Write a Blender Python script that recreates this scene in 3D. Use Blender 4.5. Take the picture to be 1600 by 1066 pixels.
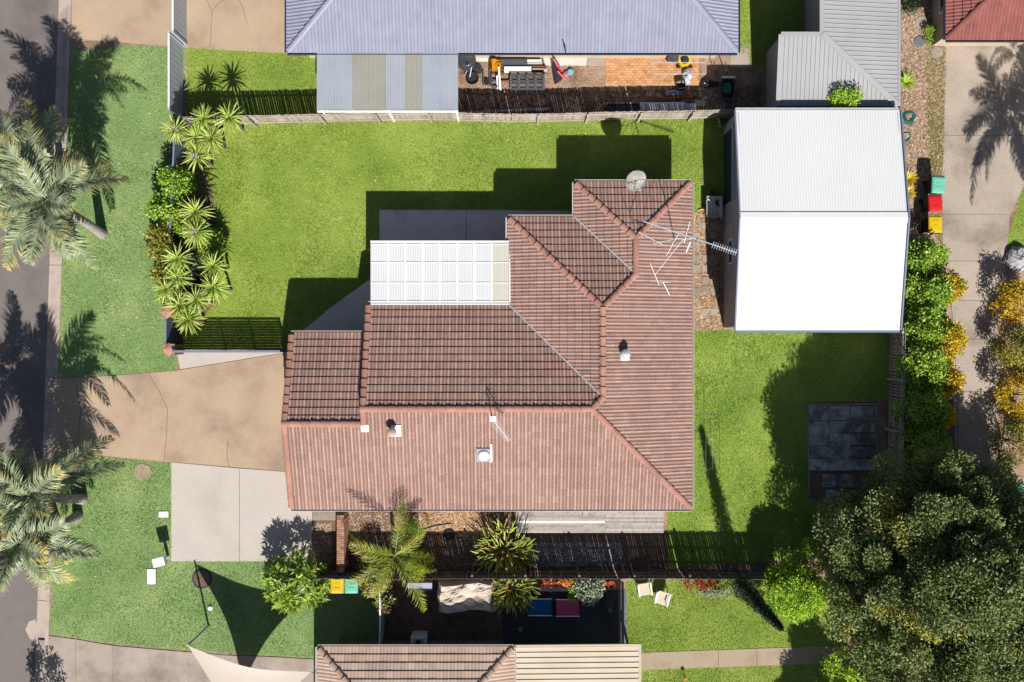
import bpy, bmesh, math, random
import numpy as np
from mathutils import Vector, Matrix
random.seed(7); rng = np.random.default_rng(7)
scene = bpy.context.scene
for o in list(bpy.data.objects): bpy.data.objects.remove(o)
COL = scene.collection
PI = math.pi
# ------------------------------------------------------------------ camera, sky, sun, exposure
H, F = 43.0, 1480.0            # drone height above ground (m), focal length in photo pixels
cam = bpy.data.cameras.new('camera'); cam.sensor_width = 36; cam.lens = 36*F/1600
cam.clip_start = .5; cam.clip_end = 3000
co = bpy.data.objects.new('camera', cam); COL.objects.link(co); co.location = (0, 0, H); scene.camera = co
SUN = Vector((.235, -1.0, 1.0)).normalized()
w = bpy.data.worlds.new('World'); scene.world = w; w.use_nodes = True
nt = w.node_tree; nt.nodes.clear()
sky = nt.nodes.new('ShaderNodeTexSky'); sky.sky_type = 'NISHITA'; sky.sun_disc = False
sky.sun_elevation = math.asin(SUN.z); sky.sun_rotation = math.atan2(SUN.x, SUN.y)
bg = nt.nodes.new('ShaderNodeBackground'); bg.inputs[1].default_value = .05
wo = nt.nodes.new('ShaderNodeOutputWorld')
nt.links.new(sky.outputs[0], bg.inputs[0]); nt.links.new(bg.outputs[0], wo.inputs[0])
sl = bpy.data.lights.new('sun', 'SUN'); sl.energy = 5.0; sl.angle = math.radians(.53); sl.color = (1, .955, .89)
so = bpy.data.objects.new('sun', sl); COL.objects.link(so); so.rotation_euler = SUN.to_track_quat('Z', 'Y').to_euler(); so.location = SUN*60
vs = scene.view_settings; vs.view_transform = 'Standard'; vs.look = 'None'; vs.gamma = 1; vs.exposure = .9; vs.use_curve_mapping = False

# ------------------------------------------------------------------ helpers
def P(px, py, z=0.0):
    k = (H-z)/F
    return Vector(((px-800)*k, (533-py)*k, z))
def lin(c): c /= 255.; return c/12.92 if c <= .04045 else ((c+.055)/1.055)**2.4
def C(r, g, b, k=1/2.15): return (lin(r)*k, lin(g)*k, lin(b)*k, 1)   # photo colour in sun -> albedo

def CL(r, g, b, k=1/1.5): return C(r, g, b, k)     # foliage, which shades itself
def mk(name, cols, scale=2., rough=.85, bump=0., bscale=40., fine=0., fscale=60., island=0., spec=.25, metal=0., transl=0., detail=5., attr=None, bdist=.02):
    m = bpy.data.materials.new(name); m.use_nodes = True; t = m.node_tree; N, L = t.nodes, t.links
    b = N['Principled BSDF']; b.inputs['Roughness'].default_value = rough; b.inputs['Metallic'].default_value = metal
    b.inputs['Specular IOR Level'].default_value = spec
    g = N.new('ShaderNodeNewGeometry')
    if len(cols) == 1:
        r = N.new('ShaderNodeRGB'); r.outputs[0].default_value = cols[0]; c = r.outputs[0]
    else:
        n = N.new('ShaderNodeTexNoise'); n.inputs['Scale'].default_value = scale; n.inputs['Detail'].default_value = detail; n.inputs['Roughness'].default_value = .6
        L.new(g.outputs['Position'], n.inputs['Vector'])
        r = N.new('ShaderNodeValToRGB'); e = r.color_ramp.elements
        k = len(cols)
        for i in range(k-2): e.new(.5)
        for i, cc in enumerate(cols): e[i].position = .3+.4*i/(k-1); e[i].color = cc
        L.new(n.outputs[0], r.inputs[0]); c = r.outputs[0]
    if attr:                                       # blend to a second colour along a point attribute
        a = N.new('ShaderNodeAttribute'); a.attribute_name = attr[0]
        mx = N.new('ShaderNodeMix'); mx.data_type = 'RGBA'
        mr = N.new('ShaderNodeMapRange'); mr.inputs[1].default_value = attr[2]; mr.inputs[2].default_value = attr[3]
        mr.inputs[4].default_value = attr[4]
        L.new(a.outputs['Fac'], mr.inputs[0])
        fac = mr.outputs[0]
        if len(attr) > 5:
            oi = N.new('ShaderNodeObjectInfo'); mm = N.new('ShaderNodeMath'); mm.operation = 'MULTIPLY'
            mp = N.new('ShaderNodeMath'); mp.operation = 'POWER'; mp.inputs[1].default_value = attr[5]
            L.new(oi.outputs['Random'], mp.inputs[0]); L.new(mp.outputs[0], mm.inputs[0]); L.new(fac, mm.inputs[1]); fac = mm.outputs[0]
        L.new(fac, mx.inputs[0]); L.new(c, mx.inputs[6]); mx.inputs[7].default_value = attr[1]; c = mx.outputs[2]
    v = None
    def acc(sock, amp):
        nonlocal v
        m1 = N.new('ShaderNodeMath'); m1.operation = 'MULTIPLY_ADD'; m1.inputs[1].default_value = 2*amp; m1.inputs[2].default_value = 1-amp
        L.new(sock, m1.inputs[0])
        if v is None: v = m1.outputs[0]
        else:
            m2 = N.new('ShaderNodeMath'); m2.operation = 'MULTIPLY'; L.new(v, m2.inputs[0]); L.new(m1.outputs[0], m2.inputs[1]); v = m2.outputs[0]
    if fine:
        n2 = N.new('ShaderNodeTexNoise'); n2.inputs['Scale'].default_value = fscale; n2.inputs['Detail'].default_value = 3
        L.new(g.outputs['Position'], n2.inputs['Vector']); acc(n2.outputs[0], fine*1.8)
    if island:
        oi = N.new('ShaderNodeObjectInfo'); ad = N.new('ShaderNodeMath'); ad.operation = 'ADD'; fr = N.new('ShaderNodeMath'); fr.operation = 'FRACT'
        L.new(oi.outputs['Random'], ad.inputs[0]); L.new(g.outputs['Random Per Island'], ad.inputs[1]); L.new(ad.outputs[0], fr.inputs[0]); acc(fr.outputs[0], island)
    if v is not None:
        hs = N.new('ShaderNodeHueSaturation'); L.new(v, hs.inputs['Value']); L.new(c, hs.inputs['Color']); c = hs.outputs[0]
    L.new(c, b.inputs['Base Color'])
    if bump:
        n3 = N.new('ShaderNodeTexNoise'); n3.inputs['Scale'].default_value = bscale; n3.inputs['Detail'].default_value = 4
        L.new(g.outputs['Position'], n3.inputs['Vector'])
        bp = N.new('ShaderNodeBump'); bp.inputs['Strength'].default_value = bump; bp.inputs['Distance'].default_value = bdist
        L.new(n3.outputs[0], bp.inputs['Height']); L.new(bp.outputs[0], b.inputs['Normal'])
    if transl:
        tr = N.new('ShaderNodeBsdfTranslucent'); L.new(c, tr.inputs[0]); ms = N.new('ShaderNodeMixShader'); ms.inputs[0].default_value = transl
        L.new(b.outputs[0], ms.inputs[1]); L.new(tr.outputs[0], ms.inputs[2]); L.new(ms.outputs[0], N['Material Output'].inputs[0])
    return m

def tag(o, label=None, cat=None, group=None, kind=None):
    if label: o['label'] = label
    if cat: o['category'] = cat
    if group: o['group'] = group
    if kind: o['kind'] = kind
    return o
def thing(name, label, cat, loc=(0, 0, 0), group=None, rz=0.):
    o = bpy.data.objects.new(name, None); COL.objects.link(o); o.location = loc; o.rotation_euler = (0, 0, rz); o.empty_display_size = .2
    return tag(o, label, cat, group)
def rootloc(p):
    v = Vector((0, 0, 0))
    while p is not None: v = v+Vector(p.location); p = p.parent
    return v
def link(name, me, mat, parent=None, smooth=False):
    o = bpy.data.objects.new(name, me); COL.objects.link(o)
    if mat: me.materials.clear(); me.materials.append(mat)
    if parent: o.parent = parent
    if smooth: me.polygons.foreach_set('use_smooth', [True]*len(me.polygons))
    return o
class MB:
    def __init__(s): s.v = []; s.f = []
    def add(s, vs, fs):
        n = len(s.v); s.v += [tuple(v) for v in vs]; s.f += [tuple(i+n for i in f) for f in fs]; return s
    def b(s, x0, y0, z0, x1, y1, z1):
        return s.add([(x0,y0,z0),(x1,y0,z0),(x1,y1,z0),(x0,y1,z0),(x0,y0,z1),(x1,y0,z1),(x1,y1,z1),(x0,y1,z1)],
                     [(3,2,1,0),(4,5,6,7),(0,1,5,4),(1,2,6,5),(2,3,7,6),(3,0,4,7)])
    def ob(s, c, u, v, w):                           # oriented box: centre and half axes
        c, u, v, w = map(Vector, (c, u, v, w)); pts = []
        for k in (-1, 1):
            for a, bb in ((-1,-1),(1,-1),(1,1),(-1,1)): pts.append(c+u*a+v*bb+w*k)
        return s.add(pts, [(3,2,1,0),(4,5,6,7),(0,1,5,4),(1,2,6,5),(2,3,7,6),(3,0,4,7)])
    def bar(s, p, q, wd, ht, up=(0,0,1)):            # square bar from p to q
        p, q = Vector(p), Vector(q); d = (q-p); L = d.length
        if L < 1e-6: return s
        d /= L; up = Vector(up)
        if abs(d.dot(up)) > .98: up = Vector((1,0,0))
        a = d.cross(up).normalized(); n = a.cross(d)
        return s.ob((p+q)/2, d*L/2, a*wd/2, n*ht/2)
    def tube(s, pts, rad, n=8, cap=True):
        pts = [Vector(p) for p in pts]; m = len(pts)
        if not hasattr(rad, '__len__'): rad = [rad]*m
        vs, fs = [], []; ref = Vector((.31,.95,.1))
        for i in range(m):
            d = (pts[min(i+1,m-1)]-pts[max(i-1,0)]).normalized()
            a = d.cross(ref)
            if a.length < .05: a = d.cross(Vector((1,0,0)))
            a.normalize(); bb = d.cross(a)
            for j in range(n):
                t = 2*PI*j/n; vs.append(pts[i]+(a*math.cos(t)+bb*math.sin(t))*rad[i])
        for i in range(m-1):
            for j in range(n): fs.append((i*n+j, i*n+(j+1)%n, (i+1)*n+(j+1)%n, (i+1)*n+j))
        if cap: fs += [tuple(range(n-1,-1,-1)), tuple((m-1)*n+j for j in range(n))]
        return s.add(vs, fs)
    def lathe(s, c, prof, n=16, axis=None):          # profile of (r, h)
        c = Vector(c); ax = Vector(axis or (0,0,1)).normalized(); a = ax.cross(Vector((0,1,0)))
        if a.length < .1: a = ax.cross(Vector((1,0,0)))
        a.normalize(); bb = ax.cross(a); vs, fs = [], []
        for r, h in prof:
            for j in range(n): t = 2*PI*j/n; vs.append(c+ax*h+(a*math.cos(t)+bb*math.sin(t))*r)
        for i in range(len(prof)-1):
            for j in range(n): fs.append((i*n+j, i*n+(j+1)%n, (i+1)*n+(j+1)%n, (i+1)*n+j))
        fs += [tuple(range(n-1,-1,-1)), tuple((len(prof)-1)*n+j for j in range(n))]
        return s.add(vs, fs)
    def prism(s, poly, z0, z1):
        n = len(poly); A = sum(poly[i][0]*poly[(i+1)%n][1]-poly[(i+1)%n][0]*poly[i][1] for i in range(n))
        if A < 0: poly = poly[::-1]
        vs = [(p[0],p[1],z0) for p in poly]+[(p[0],p[1],z1) for p in poly]
        return s.add(vs, [tuple(range(n-1,-1,-1)), tuple(range(n,2*n))]+[(i,(i+1)%n,n+(i+1)%n,n+i) for i in range(n)])
    def build(s, name, mat, parent=None, local=False, smooth=False):
        me = bpy.data.meshes.new(name); o = Vector((0,0,0)) if local else rootloc(parent)
        me.from_pydata([(v[0]-o.x, v[1]-o.y, v[2]-o.z) for v in s.v], [], s.f); me.update()
        return link(name, me, mat, parent, smooth)
def npmesh(name, V, F4, mat, parent=None, attr=None):
    """mesh from arrays; F4 is (n,k) faces"""
    me = bpy.data.meshes.new(name); k = F4.shape[1]; o = rootloc(parent)
    V = V-np.array(o)
    me.vertices.add(len(V)); me.vertices.foreach_set('co', V.astype(np.float32).ravel())
    me.loops.add(F4.size); me.loops.foreach_set('vertex_index', F4.astype(np.int32).ravel())
    me.polygons.add(len(F4)); me.polygons.foreach_set('loop_start', np.arange(0, F4.size, k, dtype=np.int32))
    me.update(calc_edges=True); me.validate()
    if attr is not None:
        a = me.attributes.new(attr[0], 'FLOAT', 'POINT'); a.data.foreach_set('value', attr[1].astype(np.float32))
    return link(name, me, mat, parent)
def inpoly(x, y, poly):
    r = np.zeros(x.shape, bool); n = len(poly)
    for i in range(n):
        x0, y0 = poly[i]; x1, y1 = poly[(i+1)%n]
        if y0 == y1: continue
        c = ((y0 > y) != (y1 > y)) & (x < (x1-x0)*(y-y0)/(y1-y0)+x0); r ^= c
    return r
def pw(poly, z=0.): return [tuple(P(a, b, z)[:2]) for a, b in poly]
def sheet(name, poly, top, mat, bottom=None, kind='structure', label=None, parent=None, raw=False):
    m = MB(); m.prism(poly if raw else pw(poly), bottom if bottom is not None else top-.05, top)
    o = m.build(name, mat, parent)
    if parent is None: tag(o, label, None, None, kind)
    return o

# ------------------------------------------------------------------ materials
white = mk('white_paint', [(.6,.6,.59,1)], rough=.45)
cream = mk('cream_paint', [C(228,214,190), C(215,200,172)], 3, rough=.5)
black = mk('black_plastic', [(.015,.015,.017,1)], rough=.45, spec=.4)
steel = mk('galvanised_steel', [(.26,.265,.28,1), (.34,.345,.36,1)], 6, rough=.5)
alu = mk('aluminium', [(.75,.76,.78,1)], rough=.35, metal=.5)
rust = mk('rusty_orange', [C(190,120,70), C(140,80,45)], 8)
asphalt = mk('asphalt', [C(122,113,110), C(143,134,130), C(132,124,121)], .35, rough=.95, fine=.22, fscale=45, bump=.4, bscale=70)
kerbm = mk('kerb_concrete', [C(172,152,140), C(215,195,182), C(190,170,160)], .9, fine=.15, bump=.3)
aggregate = mk('exposed_aggregate', [C(176,152,132), C(206,180,154), C(216,190,160)], .45, rough=.9, fine=.2, fscale=35, bump=.5, bscale=60)
concrete = mk('pale_concrete', [C(208,197,188), C(222,211,202), C(216,205,197)], .35, fine=.1, fscale=25, bump=.15)
concrete2 = mk('weathered_concrete', [C(150,136,124), C(190,174,162), C(206,190,178)], .55, fine=.14, fscale=22, bump=.2)
concreteR = mk('sunbleached_concrete', [C(158,142,128), C(196,180,165), C(208,192,177)], .5, fine=.14, fscale=18, bump=.2)
concrete3 = mk('tan_path_concrete', [C(176,156,130), C(196,176,150), C(186,170,148)], .8, fine=.12, fscale=30, bump=.2)
edgecon = mk('charcoal_edge_concrete', [C(118,118,122), C(136,136,140)], 1, fine=.12)
patiocon = mk('grey_patio_concrete', [C(196,182,176,.72), C(222,208,202,.72), C(210,196,190,.72)], .7, fine=.15, fscale=18, bump=.2)
darkpave = mk('charcoal_paving', [C(66,66,70), C(88,88,92)], .8, fine=.15, fscale=40, bump=.2)
soil = mk('bare_soil', [C(140,112,92), C(186,154,130), C(204,174,152)], 1.2, fine=.35, fscale=14, bump=.8, bscale=14, bdist=.05)
darksoil = mk('dark_mulch_soil', [C(104,82,66), C(146,120,100), C(126,100,82)], 2, fine=.4, fscale=16, bump=1, bscale=16, bdist=.06)
chip = mk('bark_chips', [C(150,104,70), C(205,165,125), C(228,205,175)], 6, fine=.3, fscale=30, island=.45)
pebble = mk('pale_pebbles', [C(120,112,106), C(190,184,180), C(165,158,155)], 6, island=.5)
fallen = mk('fallen_leaf', [C(205,180,140), C(228,205,170), C(180,140,100)], 3, island=.3)
litter = mk('leaf_litter', [C(150,120,95), C(205,178,152), C(128,98,70)], 7, island=.5)
brickpave = mk('orange_brick', [C(206,140,90), C(236,178,128), C(222,160,110)], 3, island=.18, fine=.1)
brickm = mk('brown_brick', [C(150,98,76), C(196,150,122), C(176,126,100)], 4, island=.25)
mortar = mk('mortar', [C(150,140,130)], rough=.95)
paverm = mk('mossy_paver', [C(100,98,92), C(205,208,202), C(130,126,116), C(214,218,212)], .9, fine=.2, fscale=12, island=.22)
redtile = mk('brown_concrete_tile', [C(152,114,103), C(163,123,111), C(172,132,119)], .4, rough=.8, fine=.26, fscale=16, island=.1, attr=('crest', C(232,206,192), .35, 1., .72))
redcap = mk('terracotta_ridge', [C(172,124,108), C(198,148,130), C(186,136,118)], 1.2, rough=.8, fine=.12, fscale=22, island=.1)
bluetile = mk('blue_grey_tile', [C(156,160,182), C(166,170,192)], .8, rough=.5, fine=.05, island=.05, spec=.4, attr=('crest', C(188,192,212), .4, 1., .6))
bluecap = mk('blue_grey_ridge', [C(165,170,192), C(176,180,202)], 1, rough=.5)
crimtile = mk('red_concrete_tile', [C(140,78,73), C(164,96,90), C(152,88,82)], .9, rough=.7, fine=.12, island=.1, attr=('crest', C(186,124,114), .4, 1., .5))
crimcap = mk('faded_red_ridge', [C(170,112,100), C(150,92,82)], 2, fine=.1)
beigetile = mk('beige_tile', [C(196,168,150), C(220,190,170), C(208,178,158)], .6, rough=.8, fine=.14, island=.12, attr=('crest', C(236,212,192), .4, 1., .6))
beigecap = mk('beige_ridge', [C(186,156,138), C(206,176,158)], 2, fine=.1)
deckm = mk('roof_underlay', [(.03,.025,.022,1)])
gutterm = mk('gutter_cream', [C(225,218,210)], rough=.5)
guttergrey = mk('gutter_slate', [C(70,72,88)], rough=.5)
wallbrick = mk('house_wall', [C(170,130,105), C(195,155,130)], 3, fine=.2, fscale=20)
glass = mk('window_glass', [(.02,.028,.035,1)], rough=.06, spec=.6)
polycarb = mk('white_polycarbonate', [(.50,.51,.52,1), (.465,.475,.49,1)], .5, rough=.35, transl=.1)
polycream = mk('cream_polycarbonate', [(.43,.415,.36,1)], rough=.35, transl=.1)
patiosheet = mk('grey_blue_sheet', [C(176,184,196), C(190,198,210)], .7, rough=.45, fine=.05)
patioclear = mk('cloudy_clear_sheet', [C(188,186,176), C(202,200,190)], .7, rough=.4, fine=.06, transl=.2)
shedroof = mk('white_steel_roof', [(.47,.475,.485,1), (.50,.505,.515,1)], .3, rough=.45)
shedwall = mk('pale_steel_wall', [C(205,205,205), C(212,212,212)], .5, rough=.5)
doorblue = mk('slate_roller_door', [C(60,80,100)], rough=.45)
flash = mk('slate_flashing', [C(140,150,175)], rough=.45)
greysteel = mk('grey_steel_roof', [C(186,186,188), C(198,198,199)], .4, rough=.45, fine=.04)
greywall = mk('grey_steel_wall', [C(196,200,204)], rough=.5)
creamsteel = mk('cream_steel_roof', [C(235,222,200), C(222,205,178)], .8, rough=.45, fine=.05)
timber = mk('weathered_paling', [C(170,158,146), C(206,194,180), C(188,176,162)], 3, fine=.25, fscale=20, island=.22)
darktimber = mk('dark_paling', [C(104,96,90), C(136,126,118)], 3, fine=.25, fscale=20, island=.25)
greytimber = mk('silvered_deck_board', [C(166,156,150), C(205,197,190), C(186,176,170)], 2.5, fine=.22, fscale=14, island=.2)
palefence = mk('pale_blue_panel', [C(205,214,226), C(214,222,232)], .6, rough=.5)
slatefence = mk('slate_blue_panel', [C(104,122,142), C(112,130,150)], .6, rough=.5)
charcoal = mk('charcoal_metal', [C(56,60,72)], rough=.5)
plasticgrey = mk('grey_plastic', [C(92,96,104), C(80,84,92)], 3, rough=.6)
lidyellow = mk('yellow_lid', [C(246,208,10), C(235,196,5)], 4, rough=.5)
lidteal = mk('teal_lid', [C(120,214,186), C(132,220,194)], 4, rough=.5)
lidred = mk('red_lid', [C(236,40,46), C(226,34,40)], 4, rough=.5)
binbody = mk('dark_green_bin', [C(40,66,52)], rough=.6)
sailm = mk('cream_sail_cloth', [C(240,226,212), C(232,216,202)], .5, rough=.9, transl=.06)
coverm = mk('beige_canvas_cover', [C(236,222,208), C(222,206,188), C(240,228,216)], 1.2, rough=.85)
bluecloth = mk('blue_mesh_cloth', [C(24,120,190,.42)], rough=.8)
pinkcloth = mk('pink_mesh_cloth', [C(230,96,140,.5)], rough=.8)
sling = mk('cream_sling', [C(226,212,194)], rough=.85)
hosem = mk('teal_hose', [C(30,130,120)], rough=.4)
redpaint = mk('red_paint', [C(226,60,80)], rough=.4)
orangep = mk('orange_machine', [C(240,160,20), C(225,140,10)], 6, rough=.4)
yellowp = mk('yellow_machine', [C(246,206,30)], rough=.4)
terracotta = mk('terracotta_pot', [C(190,90,60), C(160,70,48)], 5)
rockm = mk('grey_rock', [C(160,160,164), C(206,206,210), C(130,130,132)], 2.5, fine=.25, fscale=10, bump=.6)
manh = mk('manhole_lid', [C(120,88,82), C(140,106,98)], 3, fine=.15, fscale=30)
clothblue = mk('blue_clothes', [C(60,90,170), C(235,238,245), C(90,150,200)], 7, island=.2)
lilac = mk('lilac_cloth', [C(200,196,225)], rough=.9)
greenliq = mk('green_tarp', [C(20,120,95), C(30,150,120)], 5, rough=.6)
barkm = mk('tree_bark', [C(84,72,60), C(112,98,86)], 6, fine=.3, fscale=18)
palmbark = mk('palm_trunk_bark', [C(150,142,138), C(196,188,184), C(120,112,106)], 5, fine=.25, fscale=14)
def leafmat(n, cols, isl=.35, tr=.22, rough=.45, scale=1.2, spec=.35, **k): return mk(n, cols, scale, rough=rough, island=isl, transl=tr, spec=spec, **k)
L_tree = leafmat('tree_leaf', [CL(92,110,50), CL(110,128,64), CL(124,140,80), CL(178,168,56)], .28, .12, .5, .5, .35)
L_lime = leafmat('lime_leaf', [CL(158,200,50), CL(190,222,74)], .3, .35)
L_green = leafmat('glossy_leaf', [CL(116,156,40), CL(150,186,60), CL(176,202,88)], .4, .2)
L_frang = leafmat('broad_leaf', [CL(120,160,44), CL(158,188,70), CL(194,210,110)], .35, .25)
L_gold = leafmat('golden_leaf', [CL(196,164,20), CL(226,190,40), CL(150,150,30)], .3, .25)
L_olive = leafmat('olive_leaf', [CL(110,118,44), CL(150,150,56), CL(190,170,50)], .4, .2)
L_dark = leafmat('dark_cypress', [CL(50,66,40), CL(66,80,48)], .4, .05)
L_silver = leafmat('silver_leaf', [CL(150,162,132), CL(176,186,160)], .3, .1)
L_pink = leafmat('pink_flower', [CL(226,110,150), CL(240,150,180)], .25, .2)
L_orange = leafmat('orange_flower', [CL(230,120,50), CL(240,170,60)], .25, .2)
L_red = leafmat('rusty_red_leaf', [CL(160,60,44), CL(190,96,60)], .3, .2)
L_strap = leafmat('strap_leaf', [CL(116,140,46), CL(166,176,78), CL(200,200,110)], .4, .15, scale=3)
L_yucca = leafmat('yucca_leaf', [CL(136,164,52), CL(166,190,84), CL(194,208,112)], .3, .15, scale=3, attr=('tip', CL(205,205,110), .5, 1., .5))
L_palm = leafmat('grey_green_frond', [CL(112,130,92), CL(140,154,116), CL(166,176,146)], .4, .12, .45, 2., .4, attr=('tip', CL(232,190,60), .5, .95, 1., 1.1))
L_cane = leafmat('golden_cane_frond', [CL(96,118,30), CL(136,148,44), CL(176,172,60)], .35, .18, scale=2., attr=('tip', CL(226,180,40), .45, 1., .9, 1.2))
g_cols = [CL(104,134,46,.72), CL(134,160,62,.72), CL(156,182,78,.72), CL(184,196,104,.72)]
grassA = mk('lawn_grass', g_cols, .28, rough=.6, island=.4, transl=.2, fine=.3, fscale=3.2, spec=.3, detail=7)
grassB = mk('verge_grass', [CL(108,142,78,.74), CL(128,162,98,.74), CL(146,176,110,.74), CL(178,188,122,.74)], .3, rough=.6, island=.4, transl=.2, fine=.28, fscale=3., spec=.3, detail=7)
grassbaseA = mk('lawn_thatch', [CL(104,128,46), CL(128,148,60), CL(148,164,76)], .35, rough=.95, fine=.25, fscale=18, bump=.6, bscale=25)
grassbaseB = mk('verge_thatch', [CL(108,132,76), CL(126,150,92), CL(150,164,104)], .35, rough=.95, fine=.25, fscale=18, bump=.6, bscale=25)

# ------------------------------------------------------------------ ground, road, paving
def kerbx(py): return 112-(112-74)*py/1066.        # kerb back line in ground pixels
KA, KB = P(kerbx(-1500), -1500), P(kerbx(2500), 2500)
sheet('ground', [tuple(KA[:2]), tuple(KB[:2]), (170, KB.y), (170, KA.y)], 0., soil, -.4, raw=True)
kd = (KB-KA).normalized(); kn = Vector((-kd.y, kd.x, 0)); kn = kn if kn.x > 0 else -kn
R0, R1 = KA-kn*.62, KB-kn*.62
sheet('road', [tuple(R0[:2]), tuple(R1[:2]), (-170, KB.y), (-170, KA.y)], -.09, asphalt, -.4, raw=True)
# kerb and channel cast in lengths
kerb = MB(); a, b = P(kerbx(-1500), -1500), P(kerbx(2500), 2500)
kroot = MB().ob(((a+b)/2)-kn*.31+Vector((0,0,-.25)), (b-a)/2, kn*.30, (0,0,.1)).build('kerb', kerbm); tag(kroot, kind='structure')
ys = [-120, 45, 225, 415, 590, 640, 700, 820, 940, 1010, 1180]
for i in range(len(ys)-1):
    p, q = P(kerbx(ys[i]), ys[i]), P(kerbx(ys[i+1]), ys[i+1]); q = q+(p-q).normalized()*.02
    drop = ys[i] in (590, 640)
    h = .0 if drop else .035+.01*random.random()
    m = MB(); m.ob((p+q)/2-kn*.085+Vector((0,0,h/2-.075)), (q-p)/2, kn*.083, (0,0,h/2+.075))
    m.ob((p+q)/2-kn*.395+Vector((0,0,-.11)), (q-p)/2, kn*.225, (0,0,.03)); m.build('kerb_length', kerbm, kroot)
LAWNS = {
 'A': [[(292,195),(520,191),(1145,185),(1125,332),(1080,334),(898,334),(593,328),(590,400),(575,437),(470,515),(455,545),(277,545),(284,470),(290,300)],
       [(1080,517),(1390,512),(1388,625),(1262,628),(1262,780),(1285,800),(1285,872),(1042,886),(1042,797),(1078,797)],
       [(978,908),(1170,906),(1320,900),(1320,1130),(1000,1130),(1000,1048),(1260,1038),(1260,1011),(1000,1020),(978,1008)],
       [(292,74),(497,84),(497,186),(292,192)],
       [(1150,-80),(1256,-80),(1256,52),(1202,72),(1196,102),(1175,105),(1168,84),(1150,84)],
       [(1600,285),(1620,285),(1620,370),(1572,405),(1575,372)]],
 'B': [[(113,70),(290,74),(287,190),(292,300),(276,470),(277,580),(180,586),(92,592),(95,500),(98,400),(103,240),(108,120)],
       [(88,706),(180,716),(268,724),(268,876),(487,878),(500,905),(590,906),(592,1008),(495,1012),(493,1029),(410,1024),(330,1018),(240,1012),(150,1002),(78,990),(84,820)]]}
for kx, mat in (('A', grassbaseA), ('B', grassbaseB)):
    for poly in LAWNS[kx]: sheet('lawn', poly, .004, mat, -.1)
def blades(name, polys, mat, dens, hmin=.035, hmax=.075):
    X, Y = [], []
    for poly in polys:
        q = np.array(pw(poly)); x0, y0 = q.min(0); x1, y1 = q.max(0); n = int((x1-x0)*(y1-y0)*dens)
        x = rng.uniform(x0, x1, n); y = rng.uniform(y0, y1, n); k = inpoly(x+rng.normal(0,.05,n), y+rng.normal(0,.05,n), [tuple(t) for t in q])
        X.append(x[k]); Y.append(y[k])
    x, y = np.concatenate(X), np.concatenate(Y); n = len(x)
    # patchy growth
    pat = np.sin(x*1.7+np.sin(y*1.3)*2)*np.sin(y*1.9+np.sin(x*1.1)*2)
    hh = rng.uniform(hmin, hmax, n)*(1+.35*pat); az = rng.uniform(0, 2*PI, n); ln = rng.uniform(.35, 1.25, n)
    dx, dy = np.cos(az), np.sin(az); L = hh*1.5; wd = rng.uniform(.006, .013, n)
    tip = np.stack([x+dx*L*np.sin(ln), y+dy*L*np.sin(ln), .004+L*np.cos(ln)], 1)
    V = np.empty((n, 3, 3)); V[:,0] = np.stack([x-dy*wd, y+dx*wd, np.full(n, .002)], 1); V[:,1] = np.stack([x+dy*wd, y-dx*wd, np.full(n, .002)], 1); V[:,2] = tip
    o = npmesh(name, V.reshape(-1,3), np.arange(3*n).reshape(-1,3), mat)
    return o
grassC = mk('rich_lawn_grass', [CL(88,130,40,.72), CL(112,154,54,.72), CL(136,176,70,.72), CL(166,192,96,.72)], .22, rough=.6, island=.4, transl=.2, fine=.3, fscale=3.2, spec=.3, detail=7)
tag(blades('grass', LAWNS['A'][:1]+LAWNS['A'][2:], grassA, 620), 'mown yellow green grass of the fenced yards', 'grass', kind='stuff')
tag(blades('grass', LAWNS['A'][1:2], grassC, 620), 'richer green mown grass between house and tree', 'grass', kind='stuff')
tag(blades('grass', LAWNS['B'], grassB, 560), 'mown grass of the verge and front yard along the road', 'grass', kind='stuff')

sheet('driveway', [(84,592),(180,587),(277,579),(455,550),(470,640),(462,738),(400,733),(268,722),(180,714),(80,703)], .02, aggregate)
sheet('driveway', [(113,-90),(455,-90),(455,84),(292,75),(112,60)], .02, aggregate)
sheet('concrete_pad', [(268,722.5),(374,732),(374,877),(268,877)], .028, concrete)
sheet('concrete_pad', [(375,732),(470,739),(470,790),(488,790),(488,877),(375,877)], .026, concrete)
sheet('concrete_apron', [(277,551),(460,546),(456,549.5),(400,558),(282,577)], .03, concrete)
sheet('concrete_pad', [(489,790),(531,790),(531,813),(489,813)], .03, concrete2)
sheet('patio', [(593,328),(728,328),(728,420),(640,420),(600,480),(593,480)], .02, patiocon)
sheet('patio', [(729,328),(910,330),(910,420),(729,420)], .022, patiocon)
sheet('patio', [(470,520),(520,478),(576,438),(590,432),(600,545),(465,545)], .018, patiocon)
sheet('gravel_strip', [(1075,330),(1134,330),(1136,516),(1075,518)], .012, soil)
sheet('garden_bed', [(486,790),(812,790),(812,892),(486,892)], .01, darksoil)
sheet('garden_bed', [(812,832),(1045,832),(1042,892),(812,892)], .008, darksoil)
sheet('garden_bed', [(292,230),(318,240),(332,300),(346,380),(338,470),(310,505),(278,540),(262,470),(246,400),(250,330),(286,280)], .006, darksoil)
sheet('courtyard', [(596,908),(784,906),(784,1012),(596,1012)], .012, darksoil)
sheet('courtyard', [(785,922),(966,922),(966,1012),(785,1012)], .02, darkpave)
sheet('courtyard_edge', [(966.5,922),(979,922),(979,970),(966.5,970)], .022, edgecon)
sheet('courtyard_edge', [(966.5,970.7),(979,970.7),(979,1012),(966.5,1012)], .022, edgecon)
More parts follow.
